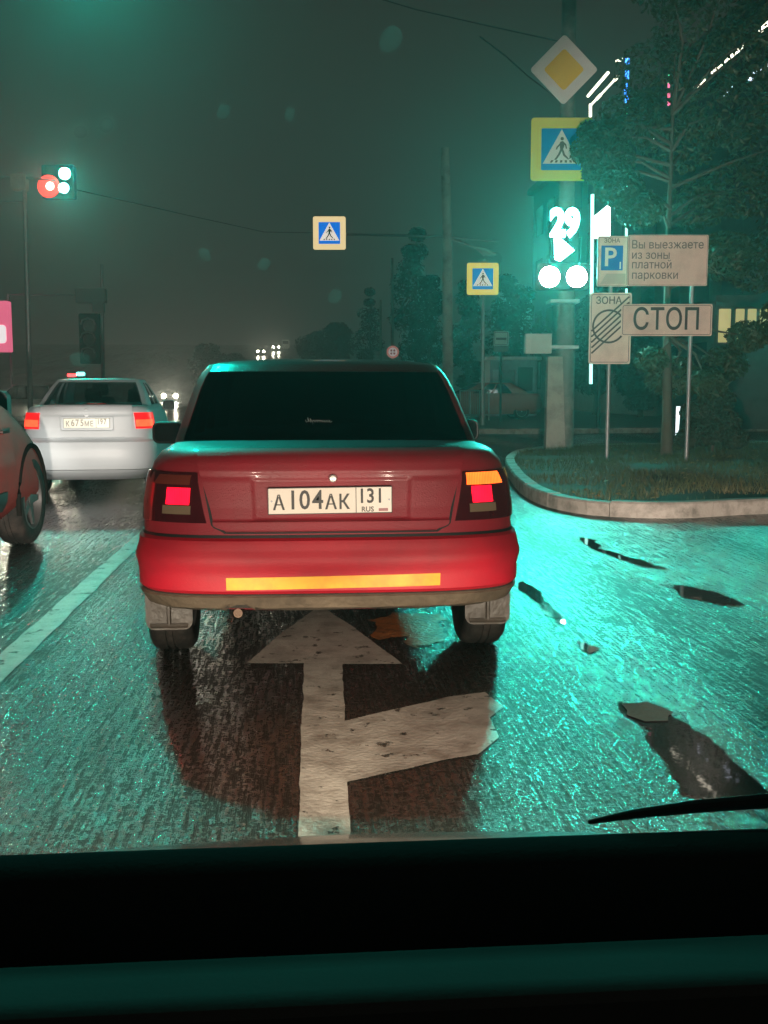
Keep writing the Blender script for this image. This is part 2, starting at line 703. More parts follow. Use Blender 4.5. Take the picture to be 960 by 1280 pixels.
def spline(pts, step):
    """Catmull-Rom resampled at about equal steps"""
    P = [Vector((p[0], p[1], 0)) for p in pts]
    dense = []
    for i in range(len(P) - 1):
        p0, p1, p2, p3 = P[max(0, i - 1)], P[i], P[i + 1], P[min(len(P) - 1, i + 2)]
        for k in range(24):
            t = k / 24
            dense.append(.5 * ((2 * p1) + (p2 - p0) * t + (2 * p0 - 5 * p1 + 4 * p2 - p3) * t * t + (3 * p1 - p0 - 3 * p2 + p3) * t ** 3))
    dense.append(P[-1])
    out = [dense[0]]
    acc = 0
    for a, b in zip(dense, dense[1:]):
        acc += (b - a).length
        if acc >= step:
            out.append(b)
            acc = 0
    return out


ring = spline(front + back, .25)
island_in = []
for i, p in enumerate(ring):
    a, b = ring[max(0, i - 1)], ring[min(len(ring) - 1, i + 1)]
    t = (b - a).normalized()
    island_in.append(p + Vector((t.y, -t.x, 0)) * .15)    # inside edge
cen = Vector((9, 15, 0))
if (island_in[30] - cen).length > (ring[30] - cen).length:
    island_in = [ring[i] * 2 - q for i, q in enumerate(island_in)]
soil = sheet('island_ground', island_in, M_SOIL, .12)
kerb = sheet('kerb', [p for p in ring], M_KERB, .010)
kerb['kind'] = 'structure'


def kerb_run(line, inner, per, parent, zt=KT, m=M_KERB, rnd=random.Random(5)):
    i = 0
    while i < len(line) - 1:
        j = min(i + per, len(line) - 1)
        mb = MB()
        V = []
        dz = rnd.uniform(-.008, .008)
        for k in range(i, j + 1):
            a, b = Vector(line[k]), Vector(inner[k])
            if k == i:
                a = a.lerp(Vector(line[k + 1]), .04); b = b.lerp(Vector(inner[k + 1]), .04)
            d = (b - a).normalized()
            V += [Vector((a.x, a.y, -.02)), Vector((a.x, a.y, zt + dz - .02)), Vector((a.x + d.x * .02, a.y + d.y * .02, zt + dz)), Vector((b.x, b.y, zt + dz)), Vector((b.x, b.y, -.02))]
        n = j - i + 1
        Fc = []
        for k in range(n - 1):
            for q in range(5):
                a0, a1 = k * 5 + q, k * 5 + (q + 1) % 5
                Fc.append((a0, a1, a1 + 5, a0 + 5))
        Fc += [(0, 1, 2, 3, 4), tuple((n - 1) * 5 + q for q in (4, 3, 2, 1, 0))]
        mb.add(V, Fc).build('kerb_stone', m, parent)
        i = j


kerb_run(ring, island_in, 4, kerb)

isl = [(p.x, p.y) for p in island_in]


def inside(x, y, poly):
    c = False
    j = len(poly) - 1
    for i in range(len(poly)):
        xi, yi = poly[i]
        xj, yj = poly[j]
        if (yi > y) != (yj > y) and x < (xj - xi) * (y - yi) / (yj - yi + 1e-12) + xi:
            c = not c
        j = i
    return c


def isl_pt(rnd):
    for _ in range(20):
        x, y = rnd.uniform(2.2, 15), rnd.uniform(10, 22)
        if inside(x, y, isl):
            if mnoise(Vector((x * .9, y * .9, 0))) < -.28:
                continue
            return Vector((x, y, .12))
    return None


clover(42000, isl_pt, .085, M_GRASS, 'grass', 'short rough grass covering the traffic island', 'grass', 3)
clover(420, isl_pt, .045, M_DEAD, 'fallen_leaves', 'fallen autumn leaves scattered over the island grass', 'leaves', 5, up=0)

# ---- far pavement with kerb
fk = [gnd(x, y, .15) for (x, y) in [(420, 536), (560, 536), (680, 536), (800, 535), (960, 533), (1400, 531)]]
fk = [Vector((p.x, p.y, 0)) for p in fk]
L = []
for a, b in zip(fk, fk[1:]):
    for k in range(12):
        L.append(a.lerp(b, k / 12))
L.append(fk[-1])
Li = [p + Vector((0, .16, 0)) for p in L]
pave = sheet('pavement', [(p.x, p.y) for p in Li] + [(90, 60), (90, 120), (9, 120), (4.5, 60)], M_PAVE, .13)
kerb2 = sheet('far_kerb', [(p.x, p.y) for p in L] + [(p.x, p.y) for p in reversed(Li)], M_KERB, .012)
kerb_run(L, Li, 3, kerb2)

# ------------------------------------------------------------------ vehicles
def outline(t, w, r, f_, cd, cf, n=3.9):
    a = abs(t)
    s = 1 if t >= 0 else -1
    if a <= 1:
        th = (1 - a) * PI / 2
        x = w * max(0, math.cos(th)) ** (2 / n)
        y = r + cd * (1 - max(0, math.sin(th)) ** (2 / n))
    elif a <= 2:
        x, y = w, lerp(r + cd, f_ - cf, a - 1)
    else:
        th = min(1, a - 2) * PI / 2
        x = w * max(0, math.cos(th)) ** (2 / n)
        y = f_ - cf * (1 - max(0, math.sin(th)) ** (2 / n))
    return s * x, y


def tq(q, n=3.9):
    """t on the rear arc at which x is the fraction q of the half width"""
    s = 1 if q >= 0 else -1
    return s * (1 - math.acos(min(1, abs(q)) ** (n / 2)) / (PI / 2))


def interp(tab, z):
    if z <= tab[0][0]:
        return tab[0][1:]
    for a, b in zip(tab, tab[1:]):
        if z <= b[0]:
            k = (z - a[0]) / (b[0] - a[0])
            return tuple(lerp(p, q, k) for p, q in zip(a[1:], b[1:]))
    return tab[-1][1:]


class Shape:
    def __init__(s, tab, cd, cf, drop=0.0, y0=2.6, y1=4.4, n=3.9, zlo=.35):
        s.tab, s.cd, s.cf, s.drop, s.y0, s.y1, s.n, s.zlo = tab, cd, cf, drop, y0, y1, n, zlo

    def F(s, t, z):
        w, r, f_ = interp(s.tab, z)
        x, y = outline(t, w, r, f_, s.cd, s.cf, s.n)
        zz = z
        if s.drop and z > s.zlo:
            zz = z - s.drop * smooth(s.y0, s.y1, y) * (z - s.zlo)
        return Vector((x, y, zz))

    def N(s, t, z):
        e = 1e-3
        a = s.F(t + e, z) - s.F(t - e, z)
        b = s.F(t, z + e) - s.F(t, z - e)
        n = a.cross(b)
        if n.length < 1e-9:
            return Vector((0, -1, 0))
        n.normalize()
        p = s.F(t, z)
        c = Vector((0, 2.2, p.z))
        if n.dot(p - c) < 0:
            n.negate()
        return n


def patch(S, tz, nu, nv, off, th, name, m, parent, sm=True):
    """a panel laid over a body surface: tz(u,v)->(t,z), off may vary over it"""
    O, I = [], []
    for j in range(nv + 1):
        for i in range(nu + 1):
            u, v_ = i / nu, j / nv
            t, z = tz(u, v_)
            p, n = S.F(t, z), S.N(t, z)
            o_ = off(u, v_) if callable(off) else off
            O.append(p + n * o_)
            I.append(p + n * (o_ - th))
    k = len(O)
    W_ = nu + 1
    Fc = []
    for j in range(nv):
        for i in range(nu):
            a = j * W_ + i
            Fc.append((a, a + 1, a + 1 + W_, a + W_))
            Fc.append((a + k, a + W_ + k, a + 1 + W_ + k, a + 1 + k))
    for i in range(nu):
        Fc.append((i, i + k, i + 1 + k, i + 1))
        b = nv * W_ + i
        Fc.append((b, b + 1, b + 1 + k, b + k))
    for j in range(nv):
        a = j * W_
        Fc.append((a, a + W_, a + W_ + k, a + k))
        b = a + nu
        Fc.append((b, b + k, b + W_ + k, b + W_))
    mb = MB()
    mb.add(O + I, Fc)
    return mb.build(name, m, parent, auto=R(35) if sm else None)


def quad(t00, z00, t10, z10, t11, z11, t01, z01):
    def g(u, v_):
        return (lerp(lerp(t00, t10, u), lerp(t01, t11, u), v_), lerp(lerp(z00, z10, u), lerp(z01, z11, u), v_))
    return g


def shell(S, zs, parent, m, name='body', axles=(), wr=.33, wx=.86, crown=.03):
    ts = []
    for a in range(-30, 31):
        ts.append(a / 10)
    ts = ts[:-1]
    n = len(ts)
    V, Fc = [], []
    for z in zs:
        for t in ts:
            V.append(S.F(t, z))
    top = [S.F(t, zs[-1]) for t in ts]
    for s_ in (.93, .75, .45, .15):
        for p in top:
            V.append(Vector((p.x * s_, lerp(2.2, p.y, s_ ** .35), p.z + crown * (1 - s_ ** 2))))
    rows = len(zs) + 4
    for j in range(rows - 1):
        for i in range(n):
            a, b = j * n + i, j * n + (i + 1) % n
            Fc.append((a, b, b + n, a + n))
    Fc.append(tuple(reversed(range(n))))
    Fc.append(tuple(range((rows - 1) * n, rows * n)))
    mb = MB()
    mb.add(V, Fc)
    o = mb.build(name, m, parent, auto=R(40))
    if axles:
        cut = MB()
        for ya in axles:
            for s_ in (-1, 1):
                cut.lathe([(wr, s_ * (wx - .27)), (wr, s_ * (wx + .3))], 28, 'x', (0, ya, wr * .88))
        c = cut.build('cutter', M_BLACK)
        md = o.modifiers.new('b', 'BOOLEAN')
        md.operation = 'DIFFERENCE'
        md.object = c
        md.solver = 'EXACT'
        bpy.context.view_layer.update()
        dg = bpy.context.evaluated_depsgraph_get()
        me = bpy.data.meshes.new_from_object(o.evaluated_get(dg))
        o.modifiers.clear()
        o.data = me
        bpy.data.objects.remove(c)
    return o


def wheel(parent, x, y, r, w=.19, rot=0.0, m_rim=None):
    s_ = 1 if x > 0 else -1
    hub = MB()
    hub.lathe([(.02, -.06), (r * .34, -.06), (r * .34, -.02), (.06, .0)], 18, 'x')
    h = hub.build('wheel', M_DARKMETAL, parent)
    h.location = (x, y, r)
    h.rotation_euler = (0, 0, rot)
    tb = MB()
    hw = w / 2
    tb.lathe([(r * .63, -hw * .9), (r * .72, -hw), (r * .9, -hw), (r * .97, -hw * .85), (r, -hw * .6), (r, -hw * .22), (r * .975, -hw * .2), (r * .975, -hw * .12), (r, -hw * .1),
              (r, hw * .1), (r * .975, hw * .12), (r * .975, hw * .2), (r, hw * .22), (r, hw * .6), (r * .97, hw * .85), (r * .9, hw), (r * .72, hw), (r * .63, hw * .9), (r * .63, -hw * .9)], 36, 'x')
    tb.build('tyre', M_RUBBER, h, auto=R(40))
    rb = MB()
    rb.lathe([(r * .64, -hw * .88), (r * .60, -hw * .6), (r * .60, hw * .7), (r * .66, hw * .95), (r * .62, hw * .98), (r * .57, hw * .6), (r * .57, -hw * .5)] if s_ > 0 else
             [(r * .64, hw * .88), (r * .60, hw * .6), (r * .60, -hw * .7), (r * .66, -hw * .95), (r * .62, -hw * .98), (r * .57, -hw * .6), (r * .57, hw * .5)], 36, 'x')
    for k in range(5):
        a = 2 * PI * k / 5
        c, q = math.cos(a), math.sin(a)
        xx = s_ * hw * .62
        pts = []
        for (rr, ww) in ((r * .1, r * .1), (r * .6, r * .06)):
            for g in (-1, 1):
                pts.append(Vector((xx, c * rr - q * ww * g, q * rr + c * ww * g)))
        rb.prism([pts[0], pts[1], pts[3], pts[2]], (s_ * .018, 0, 0))
    rb.lathe([(r * .14, xx), (r * .14, xx + s_ * .025), (.005, xx + s_ * .03)], 14, 'x')
    rb.build('rim', m_rim or M_GALV, h, auto=R(35))
    return h


def greenhouse(root, B, zb, zr, pane, paint, posts=True, rear_q=.86, seats=True, seat_mat=None, cap_m=None, roof_m=None, crown=.055):
    """roof, pillars, panes over the open cabin, laid on surface B between belt zb and roof zr"""
    tr = tq(rear_q, B.n)
    # rear window, windscreen
    g0 = zb + .012
    g1 = zr - .035
    patch(B, lambda u, v_: (lerp(-tr, tr, u), lerp(g0, g1, v_)), 24, 10, .002, .006, 'rear_window', pane, root)
    tf = 3 - tq(.9, B.n)
    f0 = tf
    for_w = lambda u, v_: ((lerp(f0, 6 - f0, u) if lerp(f0, 6 - f0, u) <= 3 else lerp(f0, 6 - f0, u) - 6), lerp(g0, g1, v_))

    def fw(u, v_):
        t = lerp(-(3 - f0), (3 - f0), u)
        return (math.copysign(3 - abs(t), t) if abs(t) > 1e-9 else 3.0), lerp(g0, g1, v_)
    Vv = []
    nu, nv = 20, 8
    for j in range(nv + 1):
        for i in range(nu + 1):
            t, z = fw(i / nu, j / nv)
            Vv.append(B.F(t, z))
    Fc = [(j * (nu + 1) + i, j * (nu + 1) + i + 1, (j + 1) * (nu + 1) + i + 1, (j + 1) * (nu + 1) + i) for j in range(nv) for i in range(nu)]
    obj('windscreen', Vv, Fc, pane, root, True)
    for s_ in (-1, 1):
        # c pillar round the rear corner, b pillar, a pillar
        for (a, b, nm) in ((tr, 1.22, 'rear_pillar'), (1.56, 1.61, 'centre_pillar'), (1.93, tf, 'front_pillar')):
            patch(B, lambda u, v_, a=a, b=b: (s_ * lerp(a, b, u), lerp(zb - .01, zr, v_)), 10, 10, .006, .035, nm, paint, root)
        for (a, b) in ((1.22, 1.56), (1.61, 1.93)):
            patch(B, lambda u, v_, a=a, b=b: (s_ * lerp(a, b, u), lerp(g0, g1, v_)), 6, 6, .001, .005, 'side_window', pane, root)
    # roof
    ts = [a / 10 for a in range(-30, 30)]
    n = len(ts)
    V, Fc = [], []
    for (z, o_) in ((g1, .004), (zr, .006)):
        for t in ts:
            V.append(B.F(t, z) + B.N(t, z) * o_)
    base = [B.F(t, zr) for t in ts]
    yc = sum(p.y for p in base) / n
    for s_ in (.985, .93, .8, .45):
        for p in base:
            V.append(Vector((p.x * s_, yc + (p.y - yc) * s_, p.z + crown * math.sqrt(1 - s_ ** 2))))
    for j in range(5):
        for i in range(n):
            a, b = j * n + i, j * n + (i + 1) % n
            Fc.append((a, b, b + n, a + n))
    Fc.append(tuple(range(5 * n, 6 * n)))
    mb = MB()
    mb.add(V, Fc)
    mb.build('roof', roof_m or paint, root, auto=R(50))
    if seats:
        sm_ = seat_mat or M_BLACK
        w = interp(B.tab, zb)[0]
        for s_ in (-1, 1):
            for (yy, zz) in ((base[0].y + .55, zb + .02), (base[0].y + 1.45, zb + .10)):
                mb = MB()
                mb.rbox(s_ * w * .47 - .24, yy, zz - .55, s_ * w * .47 + .24, yy + .12, zz, .06, 4)
                mb.build('seat', sm_, root, auto=R(35))
                mb = MB()
                mb.rbox(s_ * w * .47 - .13, yy + .01, zz + .02, s_ * w * .47 + .13, yy + .11, zz + .20, .05, 4)
                mb.build('headrest', sm_, root, auto=R(35))


def plate(root, x, y, z, w, h, left, right, mats, k=1.0):
    mb = MB()
    mb.rbox(x - w / 2, y - .006, z - h / 2, x + w / 2, y, z + h / 2, .008)
    p = mb.build('number_plate', mats, root)
    x0 = x - w / 2
    yy = y - .0075
    fr = MB()
    for (a, b, c, d) in ((x - w / 2, z - h / 2, x + w / 2, z - h / 2 + .003), (x - w / 2, z + h / 2 - .003, x + w / 2, z + h / 2), (x - w / 2, z - h / 2, x - w / 2 + .003, z + h / 2),
                         (x + w / 2 - .003, z - h / 2, x + w / 2, z + h / 2), (x0 + w * .705, z - h / 2, x0 + w * .71, z + h / 2)):
        fr.box(a, y - .009, b, c, y - .0062, d)
    fr.build('plate_frame', M_INK, p)
    return p, x0, yy


def mirror(root, x, y, z, m, w=.19, h=.13, glass=True):
    s_ = 1 if x > 0 else -1
    mb = MB()
    pts = []
    for (d, k) in ((0.0, .92), (.02, 1.0), (.07, .9), (.11, .5)):
        for (a, b) in rrect(-w / 2 * k, -h / 2 * k, w / 2 * k, h / 2 * k, .04 * k, 4):
            pts.append(Vector((x + a, y + d, z + b)))
    n = 20
    Fc = [tuple(reversed(range(n))), tuple(range(3 * n, 4 * n))]
    for j in range(3):
        for i in range(n):
            a, b = j * n + i, j * n + (i + 1) % n
            Fc.append((a, b, b + n, a + n))
    mb.add(pts, Fc)
    mb.tube([(x - s_ * w * .3, y + .05, z - .03), (x - s_ * w * .85, y + .06, z - .06)], .02, 8)
    o = mb.build('mirror', m, root, auto=R(40))
    if glass:
        g = MB()
        g.rbox(x - w * .42, y - .003, z - h * .4, x + w * .42, y - .001, z + h * .4, .03, 4)
        g.build('mirror_glass', M_CHROME if False else mat('mirror_glass', (.05, .06, .06), .1, .9), o)
    return o


def red_sedan():
    root = thing('sedan', 'muddy red sedan straight ahead, yellow reflective strip across its bumper', 'car', (.132, 4.27, 0))
    paint = mat('red_paint', (.33, .020, .034), .48, coat=.10, var=.14, vscale=4, bump=.10, bscale=160, beads=110, dirt=(.26, .035, .042), dscale=2.4)
    paint_b = mat('red_bumper_plastic', (.42, .004, .018), .6, coat=.0, var=.10, bump=.08, bscale=120, dirt=(.33, .008, .02), dscale=5)
    grime = mat('mud_film', (.12, .090, .062), .6, bump=.9, bscale=24, var=.35, vscale=9, dirt=(.05, .038, .028), dscale=5)
    tab = [(.20, .66, .62, 4.35), (.28, .74, .48, 4.45), (.325, .80, .07, 4.5), (.40, .830, .035, 4.5), (.50, .832, .03, 4.5), (.60, .828, .033, 4.48), (.66, .824, .052, 4.46),
           (.75, .820, .072, 4.44), (.86, .805, .088, 4.42), (.93, .782, .112, 4.38), (.972, .752, .15, 4.3), (.993, .715, .21, 4.2), (1.0, .67, .30, 4.1)]
    S = Shape(tab, .50, .8, .30, 2.7, 4.3)
    shell(S, [.20, .28, .325, .34, .40, .45, .50, .56, .60, .66, .70, .75, .80, .86, .90, .93, .955, .972, .985, .993, 1.0], root, paint, axles=(.76, 3.35), wr=.335, wx=.835, crown=.012)
    # bumper
    tb = 1.28

    def bump_off(u, v_):
        edge = smooth(0, .06, v_) * (1 - smooth(.92, 1.0, v_))
        return .004 + .014 * edge ** .6 * (1 - .7 * smooth(.72, 1, abs(2 * u - 1))) + .012 * smooth(.35, .6, v_) * (1 - smooth(.6, .85, v_))
    bp_ = patch(S, lambda u, v_: (lerp(-tb, tb, u), lerp(.395, .628, v_)), 60, 16, bump_off, .05, 'bumper', paint_b, root)
    # lower valance, grimy, with the exhaust notch
    xn = -.40

    def val(u, v_):
        t = lerp(-1.22, 1.22, u)
        p = S.F(t, .4)
        notch = math.exp(-((p.x - xn) / .06) ** 4) * .05 if p.y < .4 else 0
        return (t, lerp(.300 + notch + .008 * mnoise(Vector((p.x * 9, 0, 0))), .392, v_))
    patch(S, val, 90, 5, lambda u, v_: .012 + .012 * v_, .03, 'bumper_valance', grime, root)
    patch(S, lambda u, v_: (lerp(-1.3, 1.3, u), lerp(.27, .396, v_)), 60, 4, .010, .014, 'underbody_panel', mat('underbody_grime', (.03, .025, .02), .7, bump=.5), root)
    # reflective strip
    q0, q1 = -.440 / .832, .452 / .832
    M_STRIP = mat('yellow_reflective_tape', (.92, .40, .012), .35, var=.22, vscale=20, dirt=(.90, .24, .008), dscale=6)

    def strip(u, v_):
        q = lerp(q0, q1, u)
        return (tq(q), lerp(.420, .472, v_) + .008 * q)
    patch(S, strip, 30, 2, lambda u, v_: bump_off((tq(lerp(q0, q1, u)) / tb + 1) / 2, (.417 + .055 * v_ - .395) / .233) + .004, .004, 'reflective_strip', M_STRIP, bp_)

    # boot lid with crease and plate recess
    def lid(u, v_):
        z = lerp(.652, .985, v_)
        hw = lerp(.49, .56, smooth(0, 1, v_)) - .05 * (1 - smooth(0, .10, v_)) ** 2
        w = interp(tab, z)[0]
        return (tq(lerp(-hw, hw, u) / w), z)

    def lid_off(u, v_):
        z = lerp(.652, .985, v_)
        hw = lerp(.49, .56, v_)
        x = lerp(-hw, hw, u)
        o_ = .014 + .010 * smooth(.875, .90, z) - .012 * smooth(.94, .985, z)
        o_ += .010 * (1 - smooth(.69, .70, z))
        rec = smooth(-.335, -.32, x) * (1 - smooth(.32, .335, x)) * smooth(.695, .708, z) * (1 - smooth(.862, .875, z))
        return o_ - .009 * rec
    lid_o = patch(S, lid, 110, 60, lid_off, .02, 'boot_lid', paint, root)

    def gap(u, v_):
        z = lerp(.646, .995, v_)
        hw = lerp(.497, .567, v_) - .05 * (1 - smooth(0, .12, v_)) ** 2
        return (tq(lerp(-hw, hw, u) / interp(tab, z)[0]), z)
    patch(S, gap, 60, 30, .0025, .005, 'lid_gap_strip', M_BLACK, root)  # black strip that darkens the gap round the lid
    patch(S, lambda u, v_: (lerp(-1.3, 1.3, u), lerp(.627, .640, v_)), 60, 2, .0030, .005, 'bumper_seam', M_BLACK, root)
    # lamps
    dark = mat('smoked_lens', (.055, .006, .010), .15, coat=.4, var=.3, vscale=20)
    lit = mat('tail_lens_lit', (.8, .01, .05), .3, emit=3.0, ecol=(1, .003, .020), var=.04, ribs=42)
    orange = mat('indicator_lens_lit', (.9, .2, .02), .3, emit=3.0, ecol=(1, .12, .015), var=.04, ribs=42)
    clear_ = mat('reverse_lens', (.22, .16, .10), .2, coat=.3)
    flapm = mat('muddy_rubber_flap', (.050, .038, .030), .5, bump=.6, bscale=24, var=.4, vscale=9, dirt=(.03, .025, .02), dscale=7)
    for s_ in (-1, 1):
        def lm(x0b, x1b, z0, x0t, x1t, z1):
            def g(u, v_):
                z = lerp(z0, z1, v_)
                w = interp(tab, z)[0]
                a = lerp(x0b, x0t, v_)
                b = lerp(x1b, x1t, v_)
                # a,b: half width fractions; >1 means round the corner
                q = lerp(a, b, u)
                t = tq(min(q, .9999)) if q < .97 else tq(.97) + (q - .97) * 2.2
                return (s_ * t, z)
            return g
        lamp_o = patch(S, lm(.635, 1.06, .688, .705, 1.04, .893), 22, 12, .010, .015, 'tail_lamp', dark, root)
        patch(S, lm(.715, .86, .722, .715, .86, .758), 8, 3, .013, .004, 'reverse_lens', clear_, lamp_o)
        x0, x1 = (.725, .845) if s_ < 0 else (.735, .845)
        e = patch(S, lm(x0, x1, .762, x0, x1, .832), 8, 3, .014, .005, 'brake_lens', lit, lamp_o)
        if s_ > 0:
            patch(S, lm(.712, .915, .838, .718, .90, .886), 10, 3, .014, .005, 'indicator_lens', orange, lamp_o)
        else:
            patch(S, lm(.73, .92, .845, .73, .90, .882), 10, 3, .013, .005, 'indicator_lens', mat('indicator_lens_dark', (.16, .03, .02), .25), lamp_o)
        # reflector at bumper corner
        # mud flap and wheel
        fl = MB()
        fl.rbox(s_ * .727 - .105, .40, .165, s_ * .727 + .105, .43, .36, .04, 4)
        fl.tube([(s_ * .727, .395, .19), (s_ * .727, .392, .30)], .010, 6)
        fl.tube([(s_ * .727 - .085, .397, .185), (s_ * .727 + .085, .397, .185)], .012, 6)
        fl.build('mud_flap', flapm, root, auto=R(35))
        wheel(root, s_ * .738, .74, .292, .20)
        wheel(root, s_ * .715, 3.35, .288, .185)
    # grey ring number plate
    pm = mat('plate_white', (.86, .74, .62), .35, var=.05)
    p, x0, yy = plate(root, .0, .064, .783, .52, .112, None, None, pm)
    p.rotation_euler = (0, R(-.5), 0)
    for (ch, fx, sz, dz) in (('А', .088, .085, -.010), ('1', .20, .112, 0), ('0', .295, .112, 0), ('4', .40, .112, 0), ('А', .505, .085, -.010), ('К', .61, .085, -.010),
                             ('1', .755, .085, .014), ('3', .825, .085, .014), ('1', .90, .085, .014)):
        text(ch, sz, M_INK, p, (x0 + fx * .52, yy - .0005, .783 + dz), bold=.0014, depth=.0008, sx=.85)
    text('RUS', .030, M_INK, p, (x0 + .80 * .52, yy, .783 - .040), depth=.0008, bold=.0004)
    flg = MB()
    flg.box(x0 + .89 * .52, yy - .001, .783 - .048, x0 + .965 * .52, yy, .783 - .036)
    flg.build('flag_mark', mat('flag_red', (.4, .1, .1), .4), p)
    for fx in (.03, .975):
        b = MB()
        b.lathe([(.004, -.003), (.004, 0)], 8, 'y', (x0 + fx * .52, yy, .783))
        b.build('plate_bolt', M_GALV, p)
    # lock and plate lamps
    lk = MB()
    lk.lathe([(.0, -.012), (.012, -.010), (.016, -.004), (.016, .01)], 16, 'y', (.005, .062, .888 - .013))
    lk.build('boot_lock', mat('bright_lock', (.85, .80, .74), .3, .3), root, auto=R(30))
    # exhaust
    ex = MB()
    ex.tube([(-.40, .10, .30), (-.40, .30, .295), (-.38, .7, .29)], .024, 12, caps=False)
    ex.tube([(-.40, .102, .30), (-.40, .30, .295), (-.38, .7, .29)], .020, 12)
    ex.build('exhaust_pipe', mat('rusty_steel', (.12, .07, .045), .6, .4, bump=.4), root)
    mf = MB()
    mf.lathe([(.0, -.30), (.085, -.28), (.09, -.2), (.09, .2), (.085, .28), (0, .30)], 16, 'x', (-.1, .72, .27))
    mf.tube([(-.62, .80, .285), (.62, .80, .285)], .035, 10)
    mf.build('rear_axle', mat('underbody_grime', (.05, .04, .035), .7, bump=.5), root)
    # cabin
    T = Shape([(.97, .735, .62, 3.55), (1.0, .730, .66, 3.45), (1.12, .700, .80, 3.2), (1.24, .672, .97, 2.98), (1.32, .645, 1.09, 2.85), (1.368, .612, 1.19, 2.74)], .26, .55, n=3.2)
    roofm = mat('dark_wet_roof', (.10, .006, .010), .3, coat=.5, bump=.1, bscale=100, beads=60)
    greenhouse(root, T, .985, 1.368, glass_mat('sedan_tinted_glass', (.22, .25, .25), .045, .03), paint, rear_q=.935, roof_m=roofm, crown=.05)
    # black seal under the rear window
    seal = patch(T, lambda u, v_: (lerp(-tq(.935, 3.2), tq(.935, 3.2), u), lerp(.980, 1.0, v_)), 24, 2, .005, .01, 'window_seal', M_BLACK, root)
    mirror(root, -.965, 2.40, .975, M_BLACK, .19, .14)
    mirror(root, .93, 2.40, .985, M_BLACK, .19, .14)
    # sticker lettering on the rear window
    zz = 1.085
    pz = T.F(0, zz)
    sk = MB()
    def on_glass(x, z):
        q_ = T.F(tq(x / interp(T.tab, z)[0], T.n), z)
        return Vector((q_.x, q_.y - .006, q_.z + .006))
    rk = random.Random(3)
    pts = []
    for k in range(34):
        u = k / 33
        amp = .012 if .12 < u < .3 else .006
        pts.append(on_glass(-.105 + .125 * u + .004 * math.cos(k * 2.1), zz + amp * math.sin(k * 1.9) + .003 * rk.random() + .008 * math.exp(-((u - .16) / .06) ** 2)))
    sk.tube(pts, .0016, 5)
    sk.build('sticker_lettering', mat('sticker_grey', (.55, .56, .55), .4), root)
    # tail lamp light
    return root


red_sedan()


